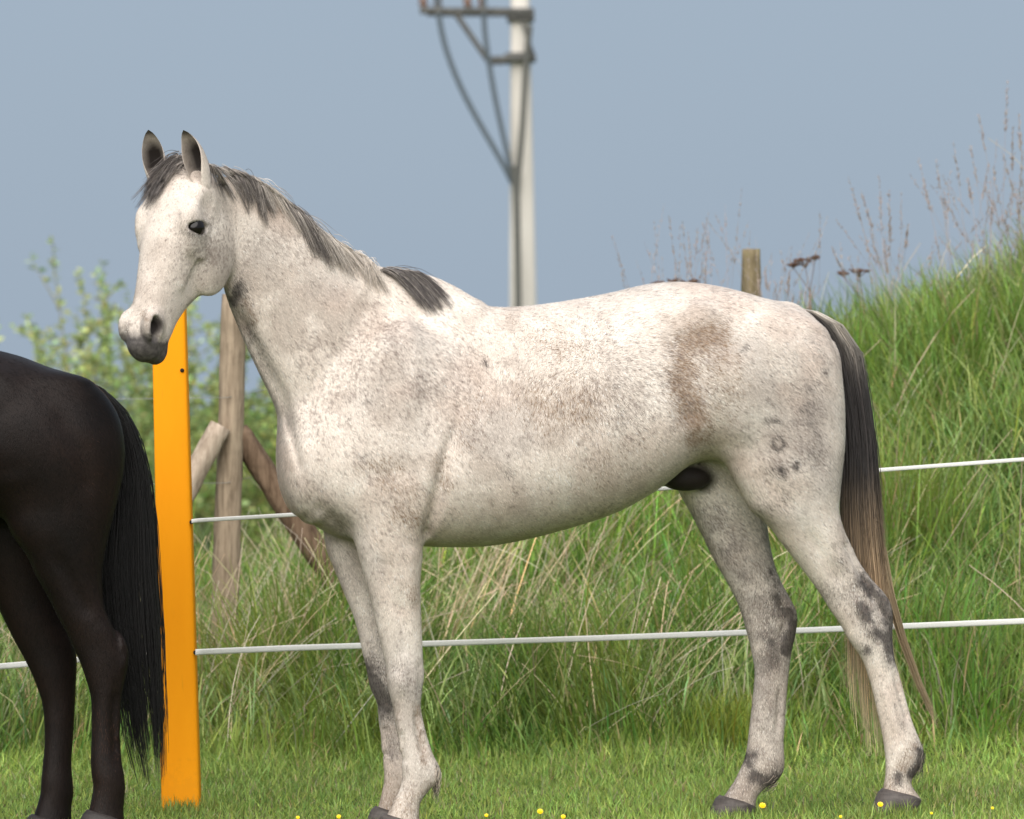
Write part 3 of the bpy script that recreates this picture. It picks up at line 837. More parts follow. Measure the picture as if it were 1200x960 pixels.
class HeadFrame:
    """poll position plus axes down the face (h), out of the forehead (n) and to the animal's left (l), in body coordinates"""
    def __init__(self, b, poll_px, l0, turn, pitch, roll=0.0, scale=1.0):
        s, z = b.P(*poll_px, l0)
        self.o = np.array([s, l0, z]); self.k = scale
        # turn: heading of the nose in body coordinates, degrees from straight ahead towards the animal's left
        t, p = R(turn), R(pitch)
        f = np.array([math.cos(t), math.sin(t), 0]); up = np.array([0, 0, 1.0]); lf = np.array([-math.sin(t), math.cos(t), 0])
        if roll:
            c, s_ = math.cos(R(roll)), math.sin(R(roll))
            lf, up = lf * c + up * s_, up * c - lf * s_
        self.h = math.cos(p) * f - math.sin(p) * up
        self.n = math.sin(p) * f + math.cos(p) * up
        self.l = lf
        self.M = np.stack([self.h, self.n, self.l])
    def at(self, h, n, l):
        return self.o + self.k * (h * self.h + n * self.n + l * self.l)
    def rot(self, a_hn=0.0, a_nl=0.0, a_hl=0.0):
        """axes turned within the hn, nl and hl planes (degrees)"""
        h, n, l = self.h.copy(), self.n.copy(), self.l.copy()
        if a_hn: c, s = math.cos(R(a_hn)), math.sin(R(a_hn)); h, n = h * c + n * s, n * c - h * s
        if a_hl: c, s = math.cos(R(a_hl)), math.sin(R(a_hl)); h, l = h * c + l * s, l * c - h * s
        if a_nl: c, s = math.cos(R(a_nl)), math.sin(R(a_nl)); n, l = n * c + l * s, l * c - n * s
        return np.stack([h, n, l])

# along the face: h, front n, back n, half width, exponent, skew
FACE = [(-.012, -.040, -.085, .050, 2.2, 0), (.015, -.014, -.15, .078, 2.3, 0), (.06, .006, -.21, .094, 2.4, .02), (.12, .018, -.245, .101, 2.5, .06), (.18, .020, -.268, .103, 2.5, .10), (.24, .015, -.278, .097, 2.5, .10),
    (.29, .008, -.255, .087, 2.5, .10), (.34, .001, -.215, .076, 2.5, .08), (.40, -.005, -.180, .065, 2.4, .04), (.46, -.009, -.158, .058, 2.4, .0), (.51, -.013, -.150, .055, 2.4, -.03), (.545, -.018, -.145, .049, 2.3, -.02), (.575, -.034, -.130, .038, 2.2, 0)]

def face_loft(b, hf, k=0.03):
    F = np.array(FACE)
    lo = hf.at(.3, -.12, 0) - .46; hi = hf.at(.3, -.12, 0) + .46
    bx = b.box(lo, hi)
    S, L, Z = b.s[bx[0]][:, None, None] - hf.o[0], b.l[bx[1]][None, :, None] - hf.o[1], b.z[bx[2]][None, None, :] - hf.o[2]
    h = (S * hf.h[0] + L * hf.h[1] + Z * hf.h[2]) / hf.k; n = (S * hf.n[0] + L * hf.n[1] + Z * hf.n[2]) / hf.k; l = (S * hf.l[0] + L * hf.l[1] + Z * hf.l[2]) / hf.k
    hh = np.linspace(F[0, 0], F[-1, 0], 200)
    def cub(y):   # smooth interpolation of a column
        y = np.interp(hh, F[:, 0], y); ker = np.hanning(19); ker /= ker.sum()
        return np.convolve(np.pad(y, 9, mode='edge'), ker, mode='valid')
    hc = np.clip(h, F[0, 0], F[-1, 0])
    g = lambda e: np.interp(hc, hh, cub(F[:, e]))
    nf, nb, w, p, sk = g(1), g(2), g(3), g(4), g(5)
    c, a = (nf + nb) / 2, (nf - nb) / 2
    v = (n - c) / a
    ww = w * np.clip(1 + sk * np.clip(v, -1.2, 1.2), .2, 3)
    rho = (np.abs(v) ** p + np.abs(l / ww) ** p) ** (1 / p)
    d = (h - hc) / .035
    rho = np.sqrt(rho ** 2 + d ** 2)
    f = (rho - 1) * np.minimum(a, ww) * hf.k
    b.add(f, bx, k)

EYE = (.196, -.046, .0915, .0325)          # h, n, side, radius of the eyeball
def build_head(b, hf):
    face_loft(b, hf, k=.025)
    k = hf.k
    A = lambda *r: np.array(r) * k
    for sg in (1, -1):
        b.blob(hf.at(.225, -.172, sg * .070), A(.122, .095, .038), hf.rot(a_hn=-12), .025)    # cheek
        b.blob(hf.at(.172, -.022, sg * .090), A(.040, .032, .023), hf.rot(a_hn=-16), .035)    # brow
        b.blob(hf.at(.225, -.060, sg * .088), A(.045, .034, .018), hf.M, .03)                 # below the eye
        b.blob(hf.at(EYE[0], EYE[1], sg * (EYE[2] - .004)), A(.032, .045, .0275), hf.rot(a_hn=-22), .014)   # lids
        b.tube(hf.at(.28, -.095, sg * .086), hf.at(.36, -.092, sg * .066), .008 * k, .005 * k, .04)       # cheek ridge
        b.blob(hf.at(.520, -.040, sg * .048), A(.048, .036, .026), hf.rot(a_hn=-18), .02)    # nostril wing
        b.blob(hf.at(.10, -.055, sg * .082), A(.06, .045, .024), hf.M, .03)                   # temple
    b.blob(hf.at(.566, -.082, 0), A(.040, .050, .041), hf.M, .02)                            # upper lip
    b.blob(hf.at(.556, -.136, 0), A(.042, .028, .036), hf.rot(a_hn=-10), .014)                # lower lip, chin
    for sg in (1, -1):
        b.blob(hf.at(.524, -.038, sg * .062), A(.033, .0205, .031), hf.rot(a_hn=-24), .007, sub=True)   # nostril
        b.blob(hf.at(.549, -.056, sg * .057), A(.014, .012, .018), hf.rot(a_hn=-30), .010, sub=True)
        b.blob(hf.at(EYE[0], EYE[1] + .004, sg * (EYE[2] + .022)), A(.0175, .0430, .028), hf.rot(a_hn=-22), .004, sub=True)   # eye opening
        b.blob(hf.at(.118, -.055, sg * .116), A(.024, .020, .010), hf.M, .03, sub=True)       # hollow above the eye
        b.blob(hf.at(.37, -.130, sg * .098), A(.075, .024, .016), hf.rot(a_hn=-12), .06, sub=True)  # hollow before the jaw
        b.tube_sub(hf.at(.535, -.114, sg * .062), hf.at(.475, -.108, sg * .072), .006 * k, .012)     # corner of the mouth
    for t in range(-6, 6):                                                                  # line of the lips
        a0, a1 = R(t * 15), R(t * 15 + 15)
        q = lambda a: hf.at(.535 + .076 * math.cos(a), -.114 + .004 * math.cos(a), .064 * math.sin(a))
        b.tube_sub(q(a0), q(a1), .0055 * k, .005)

def ear_mesh(hf, b, base, axis, open_dir, length, width):
    """rolled leaf-shaped ear; returns verts (body coords), quads and an inside mask"""
    axis = axis / np.linalg.norm(axis); o = open_dir - axis * (open_dir @ axis); o /= np.linalg.norm(o); sdir = np.cross(axis, o)
    nu, nv = 22, 20
    V = []; inner = []
    for layer in (0, 1):
        for i in range(nu):
            u = i / (nu - 1)
            w = width * (0.62 + 1.55 * u - 0.9 * u ** 2) * max(1 - u ** 3.2, 0.0) ** 0.75 + 0.0015
            ang = R(179 - 92 * min(1, u * 1.25) ** .8)
            bend = 0.022 * (u ** 2) * length / .16
            for j in range(nv):
                v = -1 + 2 * j / (nv - 1)
                a = ang * v
                rr = w * (0.62 if layer == 0 else 0.62)
                th = (0.0028 if layer else 0.0) * (1 - abs(v) ** 6 * 0.9) * (1 - u * .5)
                r_ = rr - th
                p = base + axis * (u * length) + o * (-math.cos(a) * r_ * 0.9 + 0.0 * w + bend) + sdir * (math.sin(a) * r_ * 0.85)
                V.append(p); inner.append(float(layer) * max(0.0, 1 - abs(v) ** 1.5) * min(1, (1 - u) * 3))
    Q = []
    off = nu * nv
    for i in range(nu - 1):
        for j in range(nv - 1):
            a = i * nv + j
            Q.append((a, a + 1, a + nv + 1, a + nv))
            Q.append((off + a, off + a + nv, off + a + nv + 1, off + a + 1))
        for j in (0, nv - 1):
            a = i * nv + j
            Q.append((a, a + nv, off + a + nv, off + a) if j == 0 else (a, off + a, off + a + nv, a + nv))
    return np.array(V), np.array(Q), np.array(inner)
def axis_grid(*segs):
    out = []
    for a, b_, d in segs:
        out.append(np.arange(a, b_ - d * 0.25, d))
    return np.concatenate(out)

YAW = R(15)
def make_grey():
    axes = (axis_grid((-1.32, .80, .008), (.80, 1.62, .0052)), axis_grid((-.36, .46, .0072),), axis_grid((-.10, .42, .0072), (.42, 1.40, .008), (1.40, 2.20, .0052)))
    b = Beast((at_px(660, 480, 0).x, 0.0), YAW, axes)
    st = [(b.P(x, t), b.P(x, bt), 0, w, p, sk) for x, t, bt, w, p, sk in TORSO]
    b.loft(st, .02, cap=.35)
    cyw, syw = b.cy, b.sy
    st = []
    for u, d, w, lc, sk in NECK: st.append((b.P(*u, lc), b.P(*d, lc), lc, w, 2.15, sk))
    b.loft(st, .07, cap=.12)
    # breast, shoulder and quarter muscles
    def at(x, y, l): s, z = b.P(x, y, l); return (s, l, z)
    for sg in (1, -1):
        b.blob(at(378, 545, sg * .085), (.11, .085, .135), None, .06)        # breast
        b.blob(at(425, 540, sg * .135), (.14, .085, .17), None, .06)          # point of shoulder, triceps
        b.blob(at(470, 470, sg * .15), (.15, .08, .22), None, .07)            # shoulder blade
        b.blob(at(480, 575, sg * .165), (.10, .065, .13), None, .05)          # elbow
        b.blob(at(880, 430, sg * .15), (.20, .115, .19), None, .07)           # quarter
        b.blob(at(935, 455, sg * .12), (.12, .10, .21), None, .06)
        b.blob(at(818, 374, sg * .205), (.045, .03, .035), None, .05)         # point of hip
    # legs
    b.loft(leg_rows(b, FAR_FORE, lambda y: -.135 + .02 * smoothstep(600, 800, y), cyw, syw), .035, cap=.3)
    b.loft(leg_rows(b, NEAR_FORE, lambda y: .135 - .02 * smoothstep(600, 800, y), cyw, syw), .035, cap=.3)
    b.loft(leg_rows(b, FAR_HIND, lambda y: -.135, cyw, syw), .04, cap=.3)
    b.loft(leg_rows(b, NEAR_HIND, lambda y: .145 - .01 * smoothstep(500, 700, y), cyw, syw), .05, cap=.3)
    b.blob(at(803, 560, 0), (.085, .05, .042), None, .03)                     # sheath
    b.tube(at(925, 372, 0), at(985, 425, 0), .034, .022, .04)                 # dock
    # creases and ridges
    G = b.groove
    G([(446, 335), (415, 390), (375, 450), (350, 500)], .035, .010, lref=.1)
    G([(276, 350), (300, 405), (330, 462), (341, 500)], .020, .014, lref=.1, side=1)
    G([(338, 470), (343, 520), (349, 560)], .011, .010, lref=.1, side=1, lmin=.0)
    G([(534, 480), (518, 530), (508, 575), (501, 618), (499, 640)], .022, .019, lref=.2)
    G([(415, 548), (450, 556), (490, 545)], .03, .003, lref=.2)
    G([(365, 588), (392, 606), (418, 628)], .02, .006, lref=.15)
    G([(470, 345), (480, 420), (470, 500)], .03, -.009, lref=.15)
    G([(793, 380), (800, 420), (806, 470), (810, 510)], .045, .016, lref=.24)
    G([(770, 400), (775, 450)], .07, .008, lref=.24)
    G([(846, 400), (872, 470), (862, 530)], .06, -.010, lref=.22)
    G([(918, 392), (948, 450), (958, 520), (950, 580)], .03, .004, lref=.2)
    G([(880, 545), (905, 575), (930, 600)], .03, .004, lref=.2)
    G([(862, 590), (885, 600), (900, 590)], .03, -.004, lref=.2)
    G([(640, 372), (720, 362), (780, 352)], .02, -.004, lref=.12)
    for x in (575, 612, 649, 686, 722): G([(x, 400), (x + 16, 470), (x + 6, 540)], .018, .0018, lref=.28)
    for x in (556, 594, 631, 667, 704): G([(x, 400), (x + 16, 470), (x + 6, 540)], .018, -.0014, lref=.28)
    # knees, hocks, tendons
    G([(459, 795), (462, 812)], .02, -.003, lref=.12, lmin=.06)
    G([(484, 828), (488, 860), (497, 890)], .010, .012, lref=.12, lmin=.05)
    G([(470, 775), (468, 800)], .016, -.004, lref=.12, lmin=.05)
    G([(488, 780), (489, 806)], .012, .005, lref=.12, lmin=.05)
    G([(462, 690), (470, 740), (476, 775)], .016, .005, lref=.13, lmin=.05)
    G([(470, 860), (473, 890)], .007, .005, lref=.12, lmin=.05)
    G([(1043, 782), (1054, 822), (1064, 852)], .008, .009, lref=.14, lmin=.05)
    G([(910, 800), (908, 835), (906, 862)], .008, .009, lref=-.14, lmin=.05)
    G([(1000, 668), (1020, 700), (1034, 730)], .011, .011, lref=.14, lmin=.05)
    G([(994, 700), (1012, 725), (1022, 752)], .014, -.006, lref=.14, lmin=.05)
    G([(985, 640), (1002, 672)], .012, .006, lref=.14, lmin=.05)
    # bones and tendons of the legs
    G([(1026, 688), (1038, 706), (1043, 730)], .010, -.006, lref=.14, lmin=.05)
    G([(1030, 800), (1040, 835), (1048, 862)], .009, -.005, lref=.14, lmin=.05)
    G([(935, 615), (962, 655), (990, 690)], .022, .008, lref=.16, lmin=.05)
    G([(905, 700), (915, 728), (908, 752)], .012, .009, lref=-.14, lmin=.05)
    G([(890, 800), (888, 850)], .009, -.005, lref=-.14, lmin=.05)
    G([(462, 792), (468, 808)], .014, -.004, lref=.12, lmin=.05)
    G([(466, 840), (470, 885)], .009, -.004, lref=.12, lmin=.05)
    G([(445, 640), (455, 690), (470, 730)], .02, .007, lref=.16, lmin=.05)
    G([(478, 650), (482, 700)], .018, -.004, lref=.16, lmin=.05)
    hf = HeadFrame(b, (210, 191), .165, 40, 65.5, scale=1.025)
    build_head(b, hf)
    return b, hf

def body_dir(b, x, y, z):
    """world direction -> body coordinates"""
    return np.array([-x * b.cy - y * b.sy, x * b.sy - y * b.cy, z])

def uv_ball(c, r, M=None, nu=20, nv=12):
    M = np.eye(3) if M is None else M
    r = np.ones(3) * r
    V = [];
    for j in range(nv + 1):
        t = math.pi * j / nv
        for i in range(nu):
            a = 2 * math.pi * i / nu
            V.append(np.array([math.sin(t) * math.cos(a), math.sin(t) * math.sin(a), math.cos(t)]) * r @ M + c)
    Q = [(j * nu + i, (j + 1) * nu + i, (j + 1) * nu + (i + 1) % nu, j * nu + (i + 1) % nu) for j in range(nv) for i in range(nu)]
    return np.array(V), np.array(Q)

def grey_ears(b, hf):
    fx, fy = -math.cos(R(48)), -math.sin(R(48))
    E = []
    for sg, ax, op in ((1, (-.27, -.06, 1), (-.50, -.86, .10)), (-1, (-.16, -.06, 1), (-.10, -.99, .1))):
        base = hf.at(.070, -.050, .084 if sg > 0 else -.088)
        E.append(ear_mesh(hf, b, base, body_dir(b, *ax), body_dir(b, *op), .194, .062))
    return E

def finish_body(b, ears=(), n_relax=3):
    V, Q = surface_nets(b.F, b.s, b.l, b.z)
    V = relax(V, Q, n_relax)
    inner = np.zeros(len(V)); isear = np.zeros(len(V))
    for v, q, i in ears:
        Q = np.concatenate([Q, q + len(V)]); V = np.concatenate([V, v]); inner = np.concatenate([inner, i]); isear = np.concatenate([isear, np.ones(len(v))])
    return b.world(V), Q, inner, isear
# ================================================================== coat marks: strokes placed on the near side, in photo pixels
def stroke_mask(px, py, pts, w):
    d2 = np.full(len(px), 1e12); Q = np.array(pts, float)
    for i in range(max(1, len(Q) - 1)):
        a = Q[i]; e = Q[min(i + 1, len(Q) - 1)] - a; L2 = max(e @ e, 1e-6)
        t = np.clip(((px - a[0]) * e[0] + (py - a[1]) * e[1]) / L2, 0, 1)
        d2 = np.minimum(d2, (px - a[0] - t * e[0]) ** 2 + (py - a[1] - t * e[1]) ** 2)
    return np.exp(-d2 / (w * w))

NEAR_MARKS = {
 'dark': [([(280, 334), (274, 350)], 7, .8), ([(294, 384), (300, 394)], 6, .4), ([(911, 552)], 9, .7), ([(931, 549)], 7, .6), ([(897, 495), (908, 490), (918, 495)], 3, .45), ([(904, 515), (916, 512), (922, 522), (912, 530), (903, 524), (904, 515)], 3.2, .55), ([(900, 470), (915, 476)], 2.5, .3), ([(966, 434)], 4, .5),
   ([(868, 410), (876, 406)], 2.5, .5), ([(1008, 676), (1020, 690), (1036, 702), (1043, 728), (1042, 740)], 9, 1.0), ([(1006, 708), (1016, 726), (1028, 742), (1040, 752), (1045, 768)], 8, .95),
   ([(1015, 760)], 6, .7), ([(1078, 884), (1076, 897), (1068, 908)], 7, 1.0), ([(1052, 910), (1053, 918)], 4, .75), ([(231, 267)], 12, .6),
   ([(596, 552)], 6, .3), ([(568, 424)], 3.5, .5), ([(430, 533)], 3, .5), ([(505, 938), (502, 945)], 6, 1.0), ([(918, 643)], 4, .5), ([(432, 470)], 4, .35), ([(834, 553)], 6, .3)],
 'brown': [([(815, 506), (809, 470), (797, 432), (804, 410), (834, 396)], 19, .95), ([(834, 396), (846, 420), (850, 455)], 24, .42), ([(640, 470), (690, 474)], 30, .58), ([(645, 400), (690, 415)], 24, .3), ([(808, 420), (830, 430), (840, 470)], 26, .34), ([(812, 440), (812, 490)], 17, .45), ([(560, 470), (545, 520)], 18, .22), ([(455, 560), (480, 580)], 16, .3),
   ([(425, 548), (465, 548)], 11, .42), ([(468, 600), (486, 610)], 11, .5), ([(517, 540), (522, 568)], 10, .42), ([(286, 350), (299, 374)], 6, .5), ([(480, 688), (486, 706)], 8, .4),
   ([(167, 366), (168, 374)], 4, .55), ([(1072, 878), (1056, 900)], 11, .55), ([(488, 828), (493, 868), (500, 890)], 5, .55), ([(462, 832), (470, 880)], 6, .3), ([(820, 385), (850, 392)], 5, .35), ([(602, 372)], 10, .2), ([(745, 520), (700, 560)], 30, .15), ([(330, 250)], 4, .2)],
 'grey': [([(948, 465), (944, 500), (956, 535)], 18, .5), ([(930, 570), (920, 590)], 16, .3), ([(955, 400), (962, 420)], 12, .25), ([(905, 505), (915, 525), (900, 530)], 9, .25), ([(925, 430), (935, 470)], 26, .22), ([(280, 345), (284, 385), (310, 440)], 15, .35), ([(470, 785), (488, 812)], 16, .5),
   ([(492, 800), (490, 815)], 8, .4), ([(970, 700), (998, 698), (1015, 720)], 16, .55), ([(985, 660), (1005, 690)], 10, .35), ([(1050, 825), (1060, 858)], 4, .55), ([(372, 590), (405, 620)], 10, .3), ([(430, 440), (520, 420)], 40, .10), ([(700, 380), (740, 480)], 30, .18), ([(960, 560)], 20, .22), ([(885, 605), (910, 590)], 9, .3), ([(250, 300)], 22, .3), ([(215, 290)], 16, .25)]}
FAR_MARKS = {
 'dark': [([(437, 782), (442, 805), (450, 830)], 13, .8), ([(924, 715), (930, 738), (922, 760)], 9, .8), ([(916, 695), (905, 745), (905, 772)], 13, .5), ([(880, 884), (877, 892)], 7, .9), ([(884, 908), (903, 916), (915, 906)], 9, .8), ([(905, 670), (912, 690)], 6, .5)],
 'brown': [([(870, 925), (860, 932)], 14, .3), ([(905, 895), (890, 915)], 10, .45)],
 'grey': [([(830, 600), (868, 680), (900, 745)], 40, .6), ([(905, 775), (900, 760)], 18, .6), ([(905, 828), (903, 868)], 7, .6), ([(890, 840), (885, 868)], 6, .5), ([(455, 840), (459, 880)], 12, .6), ([(462, 780), (470, 800), (480, 815)], 14, .5), ([(445, 750), (440, 775)], 14, .4), ([(392, 640), (425, 740)], 20, .18)]}

_LAT = np.random.default_rng(99).random((64, 64, 64)).astype(np.float32)
def noise3(P, sc_, oct_=1, gain=.5):
    """smooth value noise, about 0..1"""
    out = np.zeros(len(P)); amp = 1.0; tot = 0.0
    for o in range(oct_):
        q = P * sc_ * 2 ** o + 17.3 * o + 5.1
        i = np.floor(q).astype(int); f = q - i; f = f * f * (3 - 2 * f)
        v = 0
        for a in (0, 1):
            for b_ in (0, 1):
                for c in (0, 1):
                    w = (f[:, 0] if a else 1 - f[:, 0]) * (f[:, 1] if b_ else 1 - f[:, 1]) * (f[:, 2] if c else 1 - f[:, 2])
                    v = v + w * _LAT[(i[:, 0] + a) % 64, (i[:, 1] + b_) % 64, (i[:, 2] + c) % 64]
        out += amp * v; tot += amp; amp *= gain
    return out / tot

def mixc(c, w, col): return c + (np.asarray(col) - c) * np.clip(w, 0, 1)[:, None]

def coat_rgb(P, mark, zone, r=None):
    """colour of the grey coat at local points P; with r, colours of single hairs"""
    n = len(P)
    big = noise3(P, 3.0, 3); mid = noise3(P + 3, 14.0, 3, .6); fine = noise3(P + 9, 60.0, 2, .7)
    k = .5 * big + .5 * mid
    c = mixc(np.repeat(np.array([[.58, .50, .435]]), n, 0), smoothstep(.34, .52, k), (.755, .67, .595))
    c = mixc(c, smoothstep(.52, .68, k), (.86, .78, .70))
    c = mixc(c, .34 * smoothstep(.48, .66, noise3(P + 21, 5.0, 3)), (.58, .44, .365))        # pinkish rose hairs
    c = mixc(c, .25 * smoothstep(.54, .70, noise3(P + 31, 4.0, 3)), (.46, .43, .41))        # blue-grey clouds
    rr = np.full(n, .5) if r is None else r.random(n)
    amp = .55 if r is None else 1.0
    def st(c, w, col, gain, bk=.62):
        nz_ = np.clip(.45 + 1.4 * (noise3(P + 41, 26.0, 3, .65) - .25), .15, 1.4)
        q = np.clip(w * gain * nz_, 0, 1)
        if r is not None: q = np.clip((q * 1.12 - rr) * 3.0 + .5, 0, 1) * (q > .03)
        else: q = q * bk
        return mixc(c, q, col)
    c = st(c, mark[:, 1], (.25, .165, .105), 1.45)
    c = st(c, mark[:, 2], (.19, .162, .15), 1.3)
    c = st(c, mark[:, 0], (.055, .047, .045), 1.75, .8)
    # flecks: little groups of dark hairs
    dens = .03 + .16 * zone[:, 2] + .10 * smoothstep(.5, .7, noise3(P + 51, 6.0, 2))
    cell = noise3(P + 61, 150.0, 2, .6)
    w = smoothstep(.70 - dens, .80 - dens, cell)
    c = mixc(c, w * (.4 if r is None else .72 * (rr < .75)), (.20, .15, .13))
    if r is not None:
        c = c * np.exp(r.normal(0, .16, n))[:, None]
        d = r.random(n) < .035 + .10 * zone[:, 2]
        c[d] = c[d] * .45
        l = r.random(n) < .16
        c[l] = np.minimum(c[l] * 1.18, .86)
    return c

def coat_material():
    m = Nodes('flea_bitten_grey_coat')
    zn = m.new('ShaderNodeSeparateColor'); m.link(m.attr('zone').outputs['Color'], zn.inputs[0])
    skin, inner, speck = zn.outputs
    v = m.coords(); hair = m.coords((1.0, 1.0, .5), rot=(0, R(28), 0))
    f = m.noise(hair, 260, 3, .65)
    c = m.mix(1.0, m.attr('coat').outputs['Color'], m.ramp(f, [(.3, (.72, .70, .68)), (.7, (1.0, 1.0, 1.0))]), 'MULTIPLY')
    c = m.mix(skin, c, m.ramp(m.noise(v, 70, 4), [(.35, (.024, .022, .023)), (.7, (.090, .080, .077))]))
    c = m.mix(inner, c, (.020, .015, .013))
    m.color(c); m.rough(.62, .22)
    m.bump(m.math('ADD', m.math('MULTIPLY', f, .7), m.noise(hair, 420, 2)), .45, .003)
    return m.m

def coat_hairs(name, b, me, W, Q, n, r, color_fn, flow_fn, root, mat, length=.013, width=.0013, skip=None):
    """short single hairs (one thin triangle each) lying along the coat"""
    nv = len(me.vertices); N = np.empty(nv * 3, dtype=np.float32); me.vertices.foreach_get('normal', N); N = N.reshape(-1, 3)
    A, B, C, D = (W[Q[:, e]] for e in range(4))
    area = np.linalg.norm(np.cross(C - A, D - B), axis=1) * .5
    if skip is not None: area = area * (1 - skip[Q].mean(axis=1))
    cdf = np.cumsum(area); f = np.searchsorted(cdf, r.random(n) * cdf[-1]); f = np.minimum(f, len(Q) - 1)
    u, v = r.random(n)[:, None], r.random(n)[:, None]
    w4 = np.stack([(1 - u) * (1 - v), u * (1 - v), u * v, (1 - u) * v], axis=1)      # n,4,1
    q = Q[f]
    p = (W[q] * w4).sum(axis=1); nn = (N[q] * w4).sum(axis=1); nn /= np.linalg.norm(nn, axis=1, keepdims=True) + 1e-9
    flow, lk = flow_fn(p)
    flow = flow + r.normal(0, .22, (n, 3))
    t = flow - nn * (flow * nn).sum(axis=1, keepdims=True); t /= np.linalg.norm(t, axis=1, keepdims=True) + 1e-9
    sd = np.cross(nn, t)
    L = (length * lk * r.uniform(.6, 1.25, n))[:, None]; wd = (width * r.uniform(.6, 1.2, n))[:, None]
    ang = r.uniform(.05, .24, n)[:, None]
    base = p + nn * .0004
    tip = base + (t * np.cos(ang) + nn * np.sin(ang)) * L
    V = np.stack([base - sd * wd * .5, tip, base + sd * wd * .5], axis=1)
    col = color_fn(p, q, w4)
    cc = np.repeat(np.concatenate([col, np.ones((n, 1))], axis=1)[:, None], 3, axis=1).reshape(-1, 4)
    hm = np_mesh(name, V.reshape(-1, 3), np.arange(n * 3).reshape(-1, 3), {'tint': cc})
    o = link_mesh(name, hm, mat, root)
    hm.normals_split_custom_set_from_vertices(np.repeat(nn, 3, axis=0).astype(np.float32))
    return o

def hair_material(name, rough=.5, spec=.4):
    m = Nodes(name); a = m.attr('tint'); m.color(a.outputs['Color']); m.rough(rough, spec)
    m.b.inputs['Sheen Weight'].default_value = .05
    return m.m

def hoof(b, st_row, l, ground, parent, mat, fwd=.035):
    """st_row: the lowest leg station in pixels"""
    y, xl, xr, w = st_row
    F_, B_ = b.P(xl, y, l), b.P(xr, y, l)
    c = (F_[0] + B_[0]) / 2; z0 = (F_[1] + B_[1]) / 2 + .012; a0 = abs(F_[0] - B_[0]) / 2 * .98 + .004
    rings = []; k = 32; th = np.arange(k) * 2 * math.pi / k
    H = z0 - ground
    for t, da in ((-.10, -.006), (0, .002), (.06, .0055), (.5, .008), (.92, .012), (1.0, .010)):
        zz = z0 - t * H
        cc = c + fwd * max(t, 0) * (H / .08); ra = a0 + da + .002 * t; rb = w + .004 + da
        heel = np.where(np.cos(th) < -.2, .92, 1.0)
        sl = .016 * np.cos(th) * (1 - max(t, 0))        # coronet drops towards the heel
        rings.append(np.stack([cc + np.cos(th) * ra * heel, l + np.sin(th) * rb, np.full(k, zz) + sl], axis=1))
    V, F = ring_loft(rings)
    return link_mesh('hoof', np_mesh('hoof', b.world(V), F), mat, parent)

def hoof_material(name, d, l):
    m = Nodes(name); f = m.noise(m.coords((1, 1, 6)), 18, 4); g = m.noise(m.coords((1, 1, .1)), 120, 3)
    m.color(m.ramp(m.math('ADD', m.math('MULTIPLY', f, .6), m.math('MULTIPLY', g, .4)), [(.35, d), (.65, l)])); m.rough(.55, .3); m.bump(f, .3, .003)
    return m.m

def hit(bvh, px, py, maxd=40):
    d = Vector(((px - 600.0) / FPX, 1, -(py - 480.0) / FPX)).normalized()
    loc, nrm, i, dist = bvh.ray_cast(Vector((0, -CAM_D, CAM_H)), d)
    return loc, nrm

def surface_strands(bvh, guides, n, r, spread=6, lift=(.006, .004), clump=.0, m_=9, jitter=1.6):
    """strands combed over the near side; guides: [(points px), dark]"""
    G = []
    for pts, dk in guides:
        pts = np.array(pts, float); t = np.linspace(0, 1, m_); tt = t * (len(pts) - 1)
        # quadratic feel through the guide points
        p = np.stack([np.interp(tt, np.arange(len(pts)), pts[:, e]) for e in range(2)], axis=1)
        for _ in range(2): p[1:-1] = .5 * p[1:-1] + .25 * (p[:-2] + p[2:])
        G.append((p, dk))
    P, D = [], []
    nl = max(8, int(len(G) * 7)); lc_ = np.sort(r.uniform(0, len(G) - 1.001, nl)); lL = r.uniform(.70, 1.10, nl); lo_ = r.normal(0, 5.0, (nl, 2)); ld = r.normal(0, .16, nl); ll_ = r.uniform(.5, 1.5, nl)
    for _ in range(n):
        lk = int(r.integers(0, nl))
        u = float(np.clip(lc_[lk] + r.normal(0, .085), 0, len(G) - 1.0001)); i = int(u); f = u - i
        stray = r.random() < .05
        p = G[i][0] * (1 - f) + G[i + 1][0] * f; dk = G[i][1] * (1 - f) + G[i + 1][1] * f + ld[lk]
        L = lL[lk] * r.uniform(.80, 1.04); t = np.linspace(0, 1, m_)
        idx = t * L * (m_ - 1); idx = np.minimum(idx, m_ - 1.001); k0 = idx.astype(int); ff = (idx - k0)[:, None]
        q = p[k0] * (1 - ff) + p[np.minimum(k0 + 1, m_ - 1)] * ff
        off = r.normal(0, spread * (.75 if stray else .16), 2) + lo_[lk] * np.linspace(0, 1, m_)[:, None]; q = q + off * (.35 + .65 * t[:, None]) + np.cumsum(r.normal(0, jitter * .25, (m_, 2)), axis=0) * t[:, None]
        pts = []; last = None
        lf = lift[0] * r.uniform(.5, 1.2) * ll_[lk] * (2.0 if stray else 1.0)
        miss = 0
        for j in range(m_):
            x, y = q[j]
            loc, nr = hit(bvh, x, y)
            if loc is None and last is None:
                for dy in range(1, 16):
                    loc, nr = hit(bvh, x, y + dy)
                    if loc is not None: loc = Vector(at_px(x, y, loc.y)); break
            if loc is None:
                if last is None: break
                loc = at_px(x, y, last.y)
            elif last is not None and abs(loc.y - last.y) > .05: loc = at_px(x, y, last.y - .0)
            last = loc.copy()
            pts.append(np.array(loc) + np.array([0, -1, .55]) * (lf * math.sin(min(1, t[j] * 1.4 + .12) * 2.2) + .0015))
        if len(pts) == m_: P.append(pts); D.append(dk)
    return np.array(P), np.array(D)

